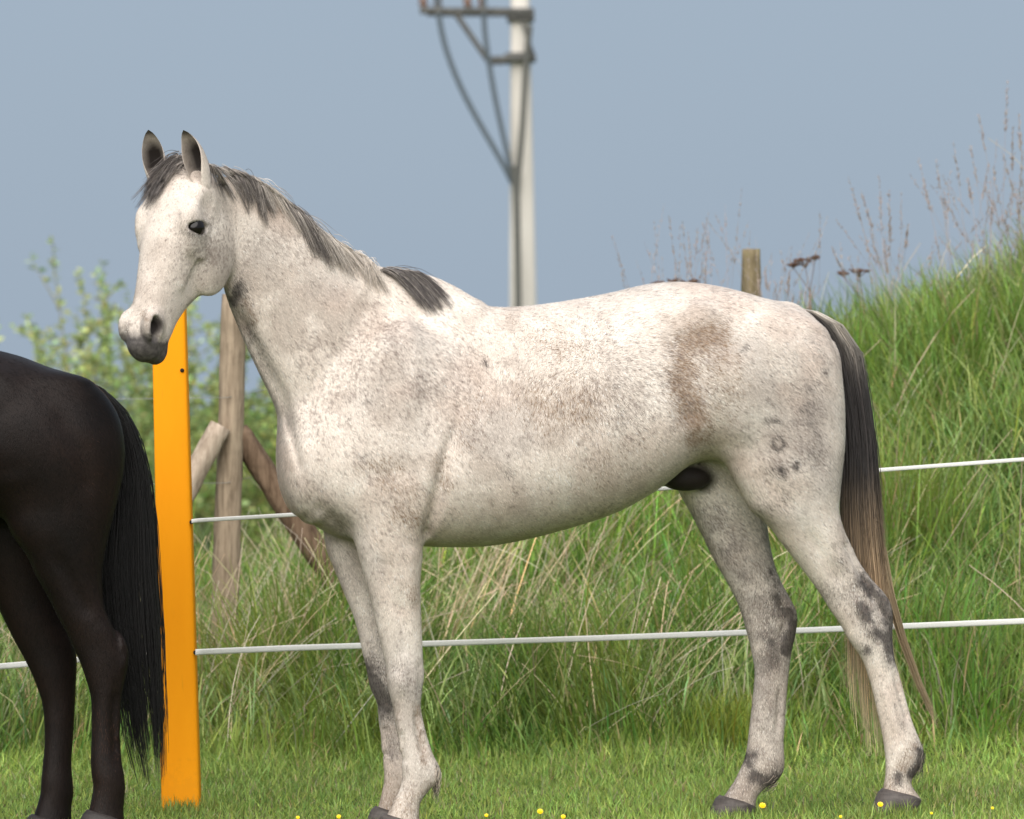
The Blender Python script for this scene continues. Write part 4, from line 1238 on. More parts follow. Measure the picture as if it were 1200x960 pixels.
def mane_colors(D, m_, r, dark=(.125, .105, .095), light=(.70, .62, .54)):
    n = len(D); t = np.linspace(0, 1, m_)
    k = np.clip(D[:, None] + r.normal(0, .32, n)[:, None] + .25 * (t[None] - .5) * (D[:, None] > .5), 0, 1)[..., None]
    c = np.array(light) * (1 - k) + np.array(dark) * k
    return c * np.exp(r.normal(0, .18, n))[:, None, None]

HOOF_SPOTS = []
# ================================================================== the grey horse
def build_grey_horse():
    r = np.random.default_rng(77)
    b, hf = make_grey()
    ears = grey_ears(b, hf)
    W, Q, inner, isear = finish_body(b, ears)
    nb = int((isear < .5).sum())
    loc = b.local(W); px, py = to_px(W)
    near = smoothstep(-.03, .02, loc[:, 1])
    # far legs: everything below the body on the right-hand side
    far = smoothstep(.0, -.04, loc[:, 1]) * smoothstep(1.05, .95, loc[:, 2])
    mark = np.zeros((len(W), 4)); mark[:, 3] = 1
    px0, py0 = px.copy(), py.copy()
    px = px + 13 * (noise3(loc + 71, 11.0, 3, .6) - .5) + 7 * (noise3(loc + 75, 40.0, 2) - .5)      # ragged outlines for the marks
    py = py + 13 * (noise3(loc + 81, 11.0, 3, .6) - .5) + 7 * (noise3(loc + 85, 40.0, 2) - .5)
    for e, nm in enumerate(('dark', 'brown', 'grey')):
        for marks, sel in ((NEAR_MARKS, near), (FAR_MARKS, far)):
            for pts, w, s_ in marks[nm]:
                mark[:, e] = np.maximum(mark[:, e], stroke_mask(px, py, pts, w) * s_ * sel)
    low = smoothstep(.62, .40, loc[:, 2]) * (isear < .5)
    mark[:, 2] = np.maximum(mark[:, 2], .05 * low)
    mark[:, 1] = np.maximum(mark[:, 1], .42 * smoothstep(.21, .10, loc[:, 2]))
    mark[:, 2] = np.maximum(mark[:, 2], .40 * far * smoothstep(.2, .0, loc[:, 0]) * smoothstep(1.0, .85, loc[:, 2]))
    for marks, sel in ((NEAR_MARKS, near), (FAR_MARKS, far)):          # smoky grey round every dark patch
        for pts, w, s_ in marks['dark']:
            mark[:, 2] = np.maximum(mark[:, 2], stroke_mask(px, py, pts, w * 1.9) * s_ * .5 * sel)
    # the hidden side carries softer versions of the same marks
    back = 1 - near
    for e, nm in enumerate(('dark', 'brown', 'grey')):
        for pts, w, s_ in NEAR_MARKS[nm]:
            pts = np.array(pts)
            if pts[:, 1].max() < 640 and pts[:, 0].min() > 330:
                mark[:, e] = np.maximum(mark[:, e], stroke_mask(px + 12, py, pts, w * 1.3) * s_ * .7 * back * (loc[:, 2] > .8))
    px, py = px0, py0
    zone = np.zeros((len(W), 4)); zone[:, 3] = 1
    # head coordinates
    rel = (loc - hf.o) @ hf.M.T / hf.k
    h, n_, l_ = rel[:, 0], rel[:, 1], np.abs(rel[:, 2])
    onhead = (h > .1) & (h < .70) & (n_ > -.22) & (n_ < .06) & (l_ < .11) & (loc[:, 2] > 1.3)
    lips = smoothstep(.516, .556, h + .22 * (-n_ - .08) - .25 * np.maximum(l_ - .035, 0) + .05 * (noise3(loc, 38.0, 2) - .5))
    nostril = np.exp(-((h - .528) / .034) ** 2 - ((n_ + .039) / .0235) ** 2) * smoothstep(.014, .026, l_)
    zone[:, 0] = np.where(onhead, np.clip(np.maximum(lips * .93, nostril * 1.5), 0, 1), 0)
    rim = np.exp(-((h - EYE[0]) / .024) ** 2 - ((n_ - EYE[1]) / .041) ** 2) * smoothstep(.07, .085, l_)
    zone[:, 0] = np.maximum(zone[:, 0], np.where(onhead, np.clip(rim * 1.5 - .55, 0, 1), 0))
    shp = np.exp(-((px - 806) / 34) ** 2 - ((py - 562) / 19) ** 2) * smoothstep(.085, .05, np.abs(loc[:, 1])) * (isear < .5)
    shp = np.clip(shp * 2.6 - .5, 0, 1) * (loc[:, 2] < 1.16)
    tipy = smoothstep(163, 155, py) * isear
    zone[:, 1] = np.clip(inner * .85 * smoothstep(158, 168, py) * smoothstep(214, 196, py) * 1.35 + tipy * .8, 0, 1)
    zone[:, 1] = np.maximum(zone[:, 1], np.maximum(shp, np.where(onhead, np.clip(nostril * 3.2 - .9, 0, 1), 0)))  # nostril cavities painted near-black to give the shade of a deep recess
    zone[:, 2] = np.exp(-((px - 235) / 35) ** 2 - ((py - 300) / 30) ** 2) + .7 * np.exp(-((px - 470) / 110) ** 2 - ((py - 450) / 90) ** 2) + .5 * np.exp(-((px - 720) / 110) ** 2 - ((py - 440) / 80) ** 2)
    coat = np.concatenate([coat_rgb(loc, mark, zone), np.ones((len(W), 1))], axis=1)
    me = np_mesh('body', W, Q, {'coat': coat, 'zone': zone})
    g0 = float(ground_z(*b.world(np.array([[0, 0, 0]]))[0, :2]))
    root = empty('horse', (b.H0[0], b.H0[1], g0), 'flea-bitten grey horse standing side-on with its head turned to the camera', 'horse')
    body = link_mesh('body', me, coat_material(), root)
    # short coat hairs
    fw = np.array([-b.cy, -b.sy, 0]); face_dir = b.world(hf.h[None] + np.array([[0, 0, 0]]))[0] - b.world(np.zeros((1, 3)))[0]
    def flow(p):
        L = b.local(p); x, y = to_px(p)
        d = -fw[None] * (.55 + .3 * smoothstep(560, 700, x))[:, None] + np.array([[0, 0, -.8]])
        wh = np.stack([x - 705, -(y - 430)], axis=1) / 60.0; ww = np.exp(-(wh ** 2).sum(axis=1) / 2.5)[:, None]      # whorl at the flank
        d = d * (1 - .8 * ww) + ww * (wh[:, :1] * -fw[None] + wh[:, 1:] * np.array([[0, 0, 1.0]]))
        leg = smoothstep(.85, .7, L[:, 2])[:, None]
        d = d * (1 - leg) + leg * np.array([[0, 0, -1.0]])
        rel_ = (L - hf.o) @ hf.M.T / hf.k
        hd = ((rel_[:, 0] > .02) & (rel_[:, 1] > -.26) & (rel_[:, 1] < .06) & (np.abs(rel_[:, 2]) < .13)).astype(float)[:, None]
        d = d * (1 - hd) + hd * face_dir[None]
        return d, 1 - .5 * hd[:, 0] - .35 * leg[:, 0] * (1 - hd[:, 0])
    CH = hair_material('coat_hair', .6, .2)
    inn = np.clip(zone[:, 0] * 1.6 + shp * 2 + isear, 0, 1)
    coat_hairs('coat_hair', b, me, W, Q, 400000, r, lambda p, q, w4: coat_rgb(b.local(p), (mark[q] * w4).sum(axis=1), (zone[q] * w4).sum(axis=1), r), flow, root, CH, skip=inn)
    # eyes
    em = Nodes('horse_eye'); em.color((.008, .006, .005)); em.rough(.18, .35)
    for sg in (1, -1):
        v, q = uv_ball(hf.at(EYE[0], EYE[1], sg * EYE[2] * .98), EYE[3] * hf.k, nu=28, nv=18)
        link_mesh('eye', np_mesh('eye', b.world(v), q), em.m, root)
    # hooves
    hm = hoof_material('grey_hoof_horn', (.045, .037, .034), (.105, .088, .08))
    for rows, l in ((NEAR_FORE, .115), (FAR_FORE, -.115), (NEAR_HIND, .135), (FAR_HIND, -.135)):
        y, xl, xr, w = rows[-1]
        s, z = b.P((xl + xr) / 2, y, l); wp = b.world(np.array([[s + .03, l, z]]))[0]
        hoof(b, rows[-1], l, float(ground_z(wp[0], wp[1])) - .006, root, hm)
        HOOF_SPOTS.append((wp[0], wp[1]))
    # hair
    bvh = BVHTree.FromPolygons([tuple(x) for x in W[:nb]], [tuple(x) for x in Q[(Q < nb).all(axis=1)]])
    HM = hair_material('mane_hair')
    mane_g = [([(243, 192), (252, 204), (266, 232)], .7), ([(250, 197), (262, 208), (284, 240)], .85), ([(264, 197), (280, 212), (298, 250)], .95), ([(284, 203), (298, 220), (309, 260)], 1.0), ([(300, 211), (312, 224), (322, 252)], .55), ([(312, 219), (324, 232), (345, 268)], .1),
        ([(326, 228), (345, 250), (366, 296)], .8), ([(342, 239), (362, 266), (384, 312)], 1.0), ([(356, 252), (374, 278), (392, 314)], .85), ([(370, 266), (388, 290), (405, 320)], .3), ([(388, 279), (405, 297), (424, 326)], .05),
        ([(406, 290), (420, 304), (438, 332)], .0), ([(424, 300), (434, 314), (444, 338)], .05), ([(436, 308), (442, 318), (448, 336)], .1)]
    P, D = surface_strands(bvh, mane_g, 2300, r, spread=8, lift=(.014, .004), clump=.6)
    C = mane_colors(D, P.shape[1], r)
    P2, D2 = surface_strands(bvh, [([(446, 317), (470, 332), (505, 366)], .95), ([(452, 316), (482, 330), (516, 368)], 1.0), ([(462, 317), (496, 328), (526, 366)], 1.0), ([(474, 319), (505, 327), (530, 362)], .9)], 800, r, spread=5, lift=(.013, .004), clump=.6)
    C2 = mane_colors(D2, P2.shape[1], r, dark=(.085, .07, .066))
    P = np.concatenate([P, P2]); C = np.concatenate([C, C2])
    t = np.linspace(0, 1, P.shape[1])
    rad = np.full(len(P), .00085)[:, None] * (1 - .75 * t ** 2)[None]
    v, q, cc = tube_strands(P, rad, C)
    link_mesh('mane', np_mesh('mane', v, q, {'tint': cc}), HM, root)
    # forelock: from between the ears to the far side of the forehead
    fl = [([(226, 190), (204, 198), (178, 232)], .7), ([(218, 187), (196, 199), (170, 240)], 1.0), ([(207, 182), (186, 204), (163, 238)], .9), ([(196, 178), (180, 202), (160, 232)], .7)]
    P, D = surface_strands(bvh, fl, 1300, r, spread=6, lift=(.016, .006), clump=.4)
    C = mane_colors(D, P.shape[1], r, dark=(.09, .075, .07), light=(.42, .37, .33))
    # short tuft standing between the ears
    n = 420; base = np.array([b.world(hf.at(.012 + .03 * r.random(), -.03 - .03 * r.random(), r.uniform(-.06, .04))[None])[0] for _ in range(n)])
    t = np.linspace(0, 1, P.shape[1]); ln = r.uniform(.03, .07, n)
    dirn = np.stack([-.35 + r.normal(0, .25, n), -.3 + r.normal(0, .2, n), .55 + r.normal(0, .2, n)], axis=1)
    PT = base[:, None] + dirn[:, None] * (ln[:, None] * t[None])[..., None] + np.array([-.35, -.2, -.9]) * (ln[:, None] * t[None] ** 2)[..., None] * .5
    P = np.concatenate([P, PT]); C = np.concatenate([C, mane_colors(np.full(n, .6), len(t), r, dark=(.09, .075, .07), light=(.42, .37, .33))])
    rad = np.full(len(P), .00085)[:, None] * (1 - .75 * t ** 2)[None]
    v, q, cc = tube_strands(P, rad, C)
    link_mesh('forelock', np_mesh('forelock', v, q, {'tint': cc}), HM, root)
    tail_hair(b, root, HM, r, TAIL_GREY, 4200, grey=True)
    feather(b, root, HM, r, [((1079, 884), (1074, 908), .14, .03), ((512, 906), (510, 934), .115, .10), ((908, 910), (893, 924), -.135, .03)])
    return b

TAIL_GREY = [  # centre x, y, half width px, side thickness
    (928, 360, 5, .018), (951, 365, 9, .030), (974, 381, 15, .036), (992, 415, 20, .042), (1002, 475, 20, .048), (1008, 530, 21, .052), (1009, 585, 23, .055), (1013, 640, 23, .055), (1018, 690, 23, .052), (1019, 740, 29, .052), (1022, 800, 32, .05), (1026, 886, 27, .04)]

def tail_hair(b, root, mat, r, path, n, grey, mapped=True, wisps=True):
    T = np.array(path, float); m_ = 14; t = np.linspace(0, 1, m_)
    K = len(T) - 1
    P = []; C = []
    locks = [(r.uniform(0, 6.283), math.sqrt(r.random()), r.uniform(3, 8), r.uniform(0, 6.3), r.normal(0, .10), r.beta(4, 1.1), r.normal(0, .22)) for _ in range(90)]
    for i in range(n):
        lkk = locks[int(r.integers(0, len(locks)))]
        start = r.uniform(0, .42) ** 1.0 if r.random() < .75 else 0.0
        end = lkk[5] * r.uniform(.86, 1.02); end = max(end, start + .25); end = min(end, 1.0)
        tt = (start + (end - start) * t) * K
        g = [np.interp(tt, np.arange(K + 1), T[:, e]) for e in range(4)]
        # place within the round section; hair keeps its side
        a = lkk[0] + r.normal(0, .16); rr = min(1.05, abs(lkk[1] + r.normal(0, .09)))
        ux, ul = math.cos(a) * rr, math.sin(a) * rr
        wob = .10 * np.sin(t * lkk[2] + lkk[3]) * t + (lkk[4] + r.normal(0, .05)) * t ** 2
        k_in = np.minimum(1, .35 + t * 2.2)
        xs = g[0] + g[2] * (ux * k_in + wob)
        if wisps and r.random() < .02: xs = xs + 70 * np.maximum(0, (tt / K) - .72) ** 1.2 * r.uniform(.5, 3)
        ls = g[3] * (ul * k_in + wob * .5)
        s, z = np.array([b.P(xs[j], g[1][j], ls[j], mapped) for j in range(m_)]).T
        P.append(np.stack([s, ls, z], axis=1))
        u = tt / K
        if grey:
            top = np.clip(1.25 - u / .26, 0, 1) * np.clip(.40 + ux * 1.0, 0, 1)
            low = np.clip((u - .50) / .30, 0, 1) ** .9
            dk = np.array([.030, .024, .023]); pale = np.array([.60, .53, .45]); bl = np.array([.60, .42, .25]); tip = np.array([.84, .68, .43])
            c = dk + (pale - dk) * top[:, None]
            lowc = bl + (tip - bl) * np.clip((u - .75) / .2, 0, 1)[:, None]
            c = c + (lowc - c) * (low * np.clip(r.normal(.85, .25), 0, 1))[:, None]
            C.append(c * math.exp(r.normal(0, .26) + lkk[6]))
        else:
            C.append(np.repeat((np.array([.006, .005, .005]) * math.exp(r.normal(0, .3)))[None], m_, axis=0))
    if wisps:
        for i in range(110):        # the loose lock blown to the right
            t2 = t; e = r.uniform(.75, 1.0)
            xs = np.interp(t2 * e * 4, range(5), [1030, 1040, 1056, 1076, 1101]) + r.normal(0, 3.5) * (1 - .5 * t2); ys = np.interp(t2 * e * 4, range(5), [640, 690, 745, 800, 853]) + r.normal(0, 3)
            l0 = r.normal(-.0, .012)
            s, z = np.array([b.P(xs[j], ys[j], l0, mapped) for j in range(m_)]).T
            P.append(np.stack([s, np.full(m_, l0), z], axis=1)); c0 = np.array([.42, .31, .19]) * math.exp(r.normal(0, .2))
            C.append(np.repeat(c0[None], m_, axis=0))
    P = np.array(P); sh = P.shape
    P = b.world(P.reshape(-1, 3)).reshape(sh)
    rad = (np.full(len(P), .0011) * np.exp(r.normal(0, .2, len(P))))[:, None] * (1 - .7 * t ** 2)[None]
    v, q, cc = tube_strands(P, rad, np.array(C))
    return link_mesh('tail', np_mesh('tail', v, q, {'tint': cc}), mat, root)

def feather(b, root, mat, r, spots):
    for (x0, y0), (x1, y1), l, dark in spots:
        P = []; t = np.linspace(0, 1, 6); C = []
        for _ in range(170):
            l0 = l + r.normal(0, .016); xx = x0 + r.normal(0, 2.2); yy = y0 + r.normal(0, 6)
            k = r.uniform(.4, 1.0)
            s, z = np.array([b.P(xx + (x1 - x0 + r.normal(0, 3)) * u * k, yy + (y1 - y0) * u * k, l0) for u in t]).T
            P.append(np.stack([s, np.full(6, l0), z], axis=1)); d = r.random() < .6
            C.append((np.array([.05, .04, .035]) if d else np.array([.42, .34, .27])) * math.exp(r.normal(0, .2)) * (1 if dark < .05 else 1.5))
        P = np.array(P); sh = P.shape; P = b.world(P.reshape(-1, 3)).reshape(sh)
        v, q, cc = tube_strands(P, np.full(P.shape[:2], .0008) * (1 - .7 * t)[None], np.array(C))
        link_mesh('fetlock_hair', np_mesh('fetlock_hair', v, q, {'tint': cc}), mat, root)

# ================================================================== the black horse, half out of the picture
B_NEAR_HIND = [(452, 20, 104, .055), (478, 0, 128, .085), (508, -8, 140, .105), (540, -8, 143.5, .11), (580, 0, 139, .105), (620, 10, 129.5, .095), (650, 30, 123, .082), (675, 42, 120, .07), (700, 56, 122, .06), (722, 67, 129, .054), (740, 77, 140, .05), (758, 85, 148.5, .046), (775, 93, 149.5, .044),
    (795, 100, 147, .040), (817, 106, 142.5, .036), (841, 107, 141.5, .032), (865, 107, 141, .031), (890, 106, 142.5, .033), (908, 107, 145.5, .036), (922, 109, 147, .036), (936, 107, 146, .035), (950, 104, 145, .036), (962, 101, 146, .040)]
B_FAR_HIND = [(560, -60, 90, .10), (610, -40, 85, .095), (660, -25, 80, .08), (700, -8, 77, .065), (730, 6, 80, .056), (752, 17, 87, .05), (770, 27, 90, .046), (788, 36, 90, .043), (808, 44, 89, .038), (829, 50, 88, .034), (865, 52, 86, .031), (895, 50, 84, .032), (915, 48, 85.5, .035), (930, 47, 86.5, .035), (945, 43, 84, .035), (957, 39, 84, .038), (966, 36, 84, .041)]
TAIL_BLACK = [(97, 446, 5, .018), (116, 455, 10, .03), (136, 482, 15, .038), (148, 520, 20, .045), (153, 560, 25, .05), (153, 610, 31, .055), (151, 670, 36, .058), (156, 740, 35, .058), (165, 810, 28, .052), (171, 865, 24, .045), (178, 922, 16, .03)]

def build_black_horse():
    r = np.random.default_rng(78)
    pm = lambda x, y: (101 + .9 * (x - 940), 446 + (.9 if y > 362 else 1.22) * (y - 362))
    axes = (axis_grid((-1.15, 1.5, .0095),), axis_grid((-.34, .44, .009),), axis_grid((-.10, 2.0, .0095),))
    hx, hy = pm(660, 480)
    b = Beast((at_px(hx, hy, -.42).x, -.42), YAW, axes, pm)
    b.loft([(b.P(x, t), b.P(x, bt), 0, w * .92, p, sk) for x, t, bt, w, p, sk in TORSO], .02, cap=.35)
    b.loft([(b.P(*u, lc * .3), b.P(*d, lc * .3), lc * .3, w * .92, 2.15, sk) for u, d, w, lc, sk in NECK], .07, cap=.4)
    def at(x, y, l): s, z = b.P(x, y, l); return (s, l, z)
    for sg in (1, -1):
        for x, y, l, rr in ((378, 545, .08, (.1, .078, .122)), (425, 540, .122, (.125, .077, .153)), (470, 470, .135, (.135, .072, .198)), (480, 575, .148, (.09, .058, .117)), (880, 430, .135, (.18, .103, .17)), (935, 455, .108, (.108, .09, .19)), (818, 374, .185, (.04, .027, .032))):
            b.blob(at(x, y, sg * l), rr, None, .06)
    lf = lambda rows, l: b.loft(leg_rows(b, rows, l, b.cy, b.sy), .04, cap=.3)
    shr = lambda rows: [(y, xl, xr, w * .92) for y, xl, xr, w in rows]
    lf(shr(FAR_FORE), -.11); lf(shr(NEAR_FORE), .11)
    b.pm = lambda x, y: (x, y)
    lf(B_FAR_HIND, -.12); lf(B_NEAR_HIND, .128)
    b.groove([(56, 470), (92, 530), (104, 590)], .03, .006, lref=.2)
    b.groove([(-20, 470), (0, 520), (10, 570)], .05, .010, lref=.2)
    b.groove([(120, 700), (132, 730), (138, 760)], .010, .008, lref=.13, lmin=.05)
    b.groove([(133, 800), (131, 850), (134, 895)], .010, .010, lref=.13, lmin=.05)
    b.groove([(138, 742), (146, 765), (143, 790)], .012, -.006, lref=.13, lmin=.05)
    b.groove([(60, 640), (85, 690), (108, 730)], .02, .008, lref=.15, lmin=.05)
    b.pm = pm
    hf = HeadFrame(b, (211, 190), .05, 8, 55, scale=.92)
    build_head(b, hf)
    E = [ear_mesh(hf, b, hf.at(.052, -.045, sg * .08), body_dir(b, -.2, 0, 1), body_dir(b, -1, -.3 * sg, 0), .16, .046) for sg in (1, -1)]
    W, Q, inner, isear = finish_body(b, E, 3)
    m = Nodes('black_bay_coat')
    f = m.noise(m.coords(), 4, 4); hs = m.noise(m.coords((1, 1, .35), rot=(0, R(28), 0)), 260, 2)
    c = m.ramp(f, [(.35, (.006, .0042, .0038)), (.7, (.015, .0085, .0065))])
    m.color(c); m.rough(.48, .16)
    m.bump(m.math('ADD', hs, m.math('MULTIPLY', f, 1.5)), .3, .003)
    g0 = float(ground_z(*b.H0))
    root = empty('horse', (b.H0[0], b.H0[1], g0), 'black horse with a long black tail, only its hindquarters inside the left edge', 'horse')
    me = np_mesh('body', W, Q)
    link_mesh('body', me, m.m, root)
    fw = np.array([-b.cy, -b.sy, 0])
    def flow(p):
        leg = smoothstep(.8, .65, p[:, 2])[:, None]
        return (-fw[None] * .6 + np.array([[0, 0, -.8]])) * (1 - leg) + leg * np.array([[0, 0, -1.0]]), np.ones(len(p))
    def bcol(p, q, w4):
        c = mixc(np.repeat(np.array([[.009, .0062, .0055]]), len(p), 0), smoothstep(.5, .7, noise3(p, 4.0, 3)), (.030, .0155, .011))
        return c * np.exp(r.normal(0, .35, len(p)))[:, None]
    coat_hairs('coat_hair', b, me, W, Q, 90000, r, bcol, flow, root, hair_material('black_coat_hair', .48, .16))
    em = bpy.data.materials.get('horse_eye')
    for sg in (1, -1):
        v, q = uv_ball(hf.at(EYE[0], EYE[1], sg * EYE[2] * .98), EYE[3] * hf.k)
        link_mesh('eye', np_mesh('eye', b.world(v), q), em, root)
    hm = hoof_material('black_hoof_horn', (.018, .015, .014), (.04, .033, .03))
    b.pm = pm
    for rows, l, mp in ((shr(NEAR_FORE), .11, pm), (shr(FAR_FORE), -.11, pm), (B_NEAR_HIND, .128, None), (B_FAR_HIND, -.12, None)):
        b.pm = mp or (lambda x, y: (x, y))
        y, xl, xr, w = rows[-1]; s, z = b.P((xl + xr) / 2, y, l); wp = b.world(np.array([[s + .03, l, z]]))[0]
        hoof(b, rows[-1], l, min(float(ground_z(wp[0], wp[1])) - .006, z - .03), root, hm)
        HOOF_SPOTS.append((wp[0], wp[1]))
    HM = hair_material('black_horse_hair', .5, .2)
    b.pm = lambda x, y: (x, y)
    tail_hair(b, root, HM, r, TAIL_BLACK, 2600, grey=False, wisps=False)
build_grey_horse()
build_black_horse()
# ================================================================== dry plants on the skyline and flowers in the lawn
def stalk_mesh(name, base, tip, r, sag=.06, panicle=.22, rad=.0013, spikelets=46):
    base, tip = np.array(base, float), np.array(tip, float)
    t = np.linspace(0, 1, 12)[:, None]
    side = np.array([tip[0] - base[0], 0, 0])
    P = base + (tip - base) * t - side * (.35 * t * (1 - t)) + np.array([0, 1, 0]) * r.normal(0, .02) * t
    S = [P]; Rd = [rad * (1 - .6 * t[:, 0])]; L = np.linalg.norm(tip - base)
    for _ in range(spikelets):
        u = 1 - panicle * r.random() ** .8
        i = u * 11; k = min(int(i), 10); c = P[k] + (P[k + 1] - P[k]) * (i - k)
        d = (P[-1] - P[-3]); d /= np.linalg.norm(d)
        d = d + r.normal(0, .38, 3); d /= np.linalg.norm(d)
        ln = r.uniform(.010, .026) * (1.3 - .6 * (u - 1 + panicle) / panicle)
        q = c + d * ln * np.linspace(0, 1, 12)[:, None]
        S.append(q); Rd.append(.0017 * np.sin(np.linspace(.25, 3.0, 12)))
    P = np.array(S); col = tint(len(P), (.36, .295, .26), .2, .05, r)
    v, q, C = tube_strands(P, np.array(Rd), col, 3)
    return np_mesh(name, v, q, {'tint': C})

def build_dry_clumps():
    r = np.random.default_rng(12)
    clumps = (('low dry grass clump showing above the grey horse\'s croup', 6.1, (806, 350), [(784, 254), (800, 262), (806, 272), (818, 266), (792, 300), (828, 292)]),
              ('thin dry grass stalks beside the mossy post', 6.0, (915, 372), [(897, 315), (908, 325), (925, 320), (940, 340), (890, 330), (955, 335), (930, 345)]),
              ('tall dry grass clump left of the bank\'s grassy shoulder', 5.9, (1046, 372), [(994, 205), (1008, 222), (1030, 206), (1042, 222), (1056, 226), (1020, 270), (1064, 262), (1036, 290), (975, 290)]),
              ('tallest dry grass clump leaning over the right of the bank', 5.9, (1150, 318), [(1076, 184), (1096, 186), (1116, 166), (1138, 172), (1146, 134), (1134, 210), (1160, 190), (1106, 220), (1168, 165)]),
              ('dense dry grass clump at the right edge of the bank', 5.8, (1188, 312), [(1180, 94), (1186, 150), (1194, 134), (1174, 178), (1198, 176), (1206, 160), (1164, 240), (1215, 130), (1190, 215)]))
    for lab, Y, (bx_, by_), tips in clumps:
        x0 = (bx_ - 600) / FPX * (Y + CAM_D)
        root = empty('dry_grass_clump', (x0, Y, float(ground_z(x0, Y))), lab, 'dry grass', 'dry grass clumps on the skyline')
        for tx, ty in tips:
            Yt = Y + r.uniform(-.25, .25)
            bxx = x0 + r.normal(0, .05) + .25 * ((tx - 600) / FPX * (Y + CAM_D) - x0)
            tp = at_px(tx, ty, Yt)
            link_mesh('stalk', stalk_mesh('stalk', (bxx, Y, float(ground_z(bxx, Y)) - .02), tp, r, spikelets=int(r.integers(26, 60)), panicle=r.uniform(.14, .3)), STRAW_MAT, root)
        # faint thin stems without seed heads
        for _ in range(20):
            tx = bx_ + r.normal(0, 42); ty = by_ - r.uniform(40, 130); bxx = x0 + r.normal(0, .12)
            link_mesh('stalk', stalk_mesh('stalk', (bxx, Y, float(ground_z(bxx, Y)) - .02), at_px(tx, ty, Y + r.uniform(-.2, .2)), r, spikelets=16, rad=.0011, panicle=.25), STRAW_MAT, root)

def build_umbels():
    r = np.random.default_rng(15)
    um = hair_mat_plain('dried_umbel', (.16, .095, .07))
    for lab, Y, heads in (('dried brown umbel plant with two flat heads right of the mossy post', 6.15, [(944, 303, .055), (930, 309, .025), (955, 301, .022)]),
                          ('dried brown umbel plant just above the tail', 6.05, [(1007, 316, .045), (989, 319, .028)]),
                          ('dried brown umbels barely showing over the croup', 6.1, [(793, 328, .04), (812, 329, .04), (772, 331, .03)])):
        hx = (heads[0][0] - 600) / FPX * (Y + CAM_D) + .02
        gz = float(ground_z(hx, Y))
        root = empty('dried_umbel_plant', (hx, Y, gz), lab, 'dry plant', 'dried umbel plants on the bank')
        fork = np.array([hx, Y, float(at_px(heads[0][0], heads[0][1] + 38, Y).z)])
        P = [np.linspace((hx + .015, Y, gz - .03), fork, 8)]
        seeds = []
        for x, y, w in heads:
            c = np.array(at_px(x, y, Y)); hub = c - np.array([0, 0, w * .8])
            P.append(fork + (hub - fork) * np.linspace(0, 1, 8)[:, None])
            for k in range(18):
                a = r.uniform(0, 6.28); rr = w * math.sqrt(r.random())
                e = c + np.array([math.cos(a) * rr, math.sin(a) * rr, -.18 * rr + r.normal(0, .003)])
                P.append(hub + (e - hub) * np.linspace(0, 1, 8)[:, None])
                for _ in range(7): seeds.append(e + r.normal(0, .006, 3) * np.array([1, 1, .5]))
        P = np.array(P); rad = np.full(P.shape[:2], .0016); rad[0] = .004
        v, q, C = tube_strands(P, rad, tint(len(P), (.22, .15, .11), .15, .05, r), 4)
        link_mesh('stem', np_mesh('stem', v, q, {'tint': C}), STRAW_MAT, root)
        V, F = [], []
        oct_v = np.array([(1, 0, 0), (-1, 0, 0), (0, 1, 0), (0, -1, 0), (0, 0, .6), (0, 0, -.6)]); oct_f = np.array([(0, 2, 4), (2, 1, 4), (1, 3, 4), (3, 0, 4), (2, 0, 5), (1, 2, 5), (3, 1, 5), (0, 3, 5)])
        for i, s_ in enumerate(seeds): V.append(s_ + oct_v * r.uniform(.003, .0055)); F.append(oct_f + 6 * i)
        link_mesh('seed_head', np_mesh('seed_head', np.concatenate(V), np.concatenate(F)), um, root)

def hair_mat_plain(name, col):
    m = Nodes(name); f = m.noise(m.coords(), 60, 3)
    m.color(m.ramp(f, [(.3, tuple(x * .6 for x in col)), (.7, tuple(x * 1.4 for x in col))])); m.rough(.9, .1)
    return m.m

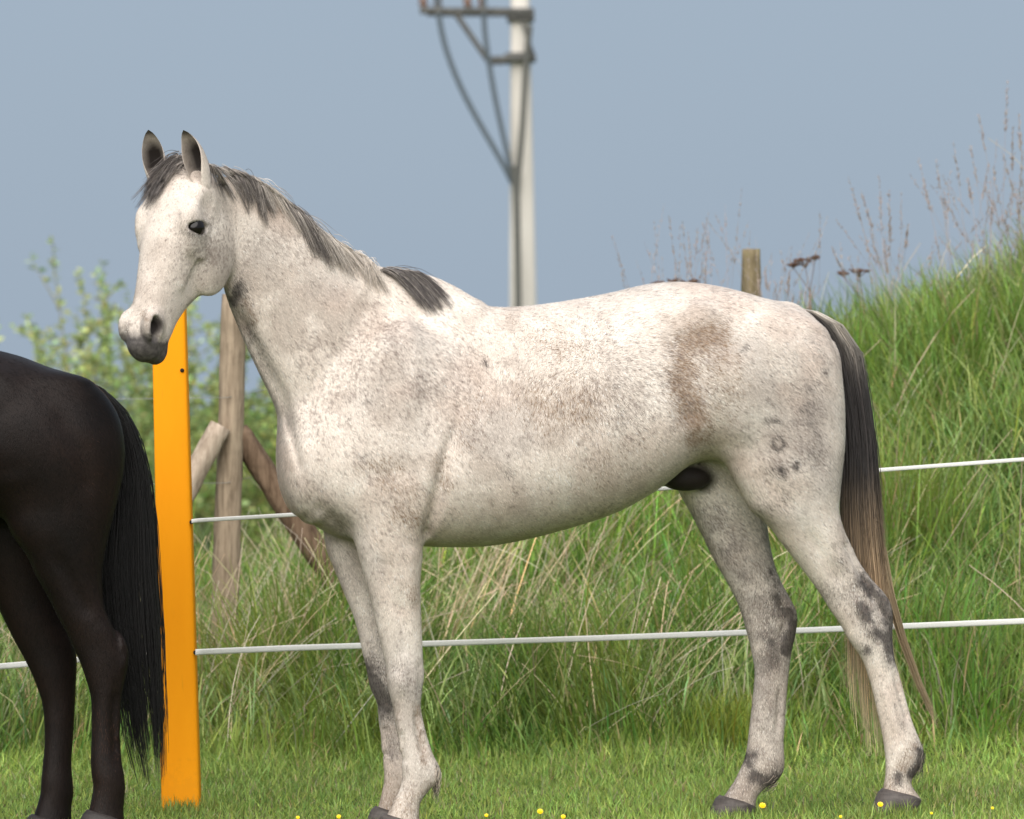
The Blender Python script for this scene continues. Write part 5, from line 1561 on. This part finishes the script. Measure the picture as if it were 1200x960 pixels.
def build_flowers():
    r = np.random.default_rng(19)
    pm_ = Nodes('yellow_petal'); pm_.color(pm_.ramp(pm_.noise(pm_.coords(), 300, 2), [(.3, (.90, .58, .010)), (.7, (.95, .70, .015))])); pm_.rough(.35, .4)
    sm_ = hair_mat_plain('flower_stem', (.14, .20, .05))
    spots = ((893.6, 944, 'yellow flower beside the far hind hoof', 1.25), (1031.6, 942.7, 'yellow flower touching the front of the near hind hoof', 1.1), (633, 951, 'largest yellow flower in the lawn below the belly', 1.15),
             (660, 957, 'yellow flower right of the largest one below the belly', .9), (570, 955.5, 'small yellow flower left of the largest one below the belly', .75), (397, 957, 'yellow flower just left of the front hooves', .85),
             (349, 958, 'small yellow flower in the lawn between orange post and front hooves', .7), (1091.6, 953, 'small yellow flower right of the near hind hoof', .55), (1163, 947, 'yellow flower near the right end of the lawn', .6), (985, 957, 'small yellow flower between the two hind hooves', .6))
    for px, py, lab, k in spots:
        hgt = .075
        d = FPX * (CAM_H + .036 - hgt) / (py - 480); Y = d - CAM_D
        if px > 1000: d = FPX * (CAM_H + .002 - hgt) / (py - 480); Y = d - CAM_D
        c = np.array(at_px(px, py, Y)); g = float(ground_z(c[0], Y))
        root = empty('yellow_flower', (c[0], Y, g), lab, 'flower', 'yellow flowers in the lawn')
        P = np.array([[(c[0] + r.normal(0, .008), Y + .004, g - .005)] * 1 + []])
        P = np.linspace((c[0] + r.normal(0, .008), Y + .004, g - .005), c - np.array([0, 0, .004]), 6)[None]
        v, q, C = tube_strands(P, np.full((1, 6), .0012), np.ones((1, 3)), 5)
        link_mesh('stem', np_mesh('stem', v, q), sm_, root)
        # cup of petals in two whorls
        V, Q = [], []
        for wh, (np_, rr, up) in enumerate(((8, .0072 * k, .10), (7, .0054 * k, .4), (5, .003 * k, 1.0))):
            for j in range(np_):
                a = 2 * math.pi * (j + .5 * wh) / np_ + r.normal(0, .1)
                d_ = np.array([math.cos(a), math.sin(a), up]); d_ /= np.linalg.norm(d_); s_ = np.array([-math.sin(a), math.cos(a), 0])
                o = len(V); w_ = rr * .42
                pts = [c, c + d_ * rr * .45 - s_ * w_ * .8, c + d_ * rr * .9 - s_ * w_, c + d_ * rr * 1.08, c + d_ * rr * .9 + s_ * w_, c + d_ * rr * .45 + s_ * w_ * .8]
                mid = c + d_ * rr * .6 - np.array([0, 0, rr * .12])
                tl = lambda q: c + np.array([(q - c)[0], (q - c)[1] * .62 - (q - c)[2] * .78, (q - c)[1] * .78 + (q - c)[2] * .62]) * 1.1
                pts = [tl(q) for q in pts]; mid = tl(mid)
                V += pts + [mid]; Q += [(o + 6, o + e, o + (e + 1) % 6) for e in range(6)]
        link_mesh('petals', np_mesh('petals', np.array(V), np.array(Q)), pm_.m, root)
def tufts_at_feet():
    """slightly longer grass left standing round the hooves and the post"""
    r = np.random.default_rng(23); parts = []
    pb = at_px(214, 938, .74)
    for (x, y), nn, rad in [(s_, 420, .085) for s_ in HOOF_SPOTS] + [((pb.x, .72), 420, .10)]:
        X = x + rad * r.normal(size=nn) * .8; Y = y - .05 + rad * r.normal(size=nn) * .75
        c = tint(nn, (.24, .33, .08), .24)
        parts.append(blades(X, Y, ground_z(X, Y) - .003, r.uniform(.03, .075, nn), .003 + .003 * r.random(nn), r.uniform(.0, .6, nn), r.uniform(0, 6.283, nn), r.uniform(.1, 1.0, nn), c, seg=3))
    v, F, C = merge(parts)
    tag(link_mesh('foot_grass', np_mesh('foot_grass', v, F, {'tint': C}), GRASS_MAT, smooth=False), 'slightly longer grass tufts round the hooves and the foot of the orange post', 'grass', kind='stuff')
tufts_at_feet()
build_dry_clumps()
build_umbels()
build_flowers()
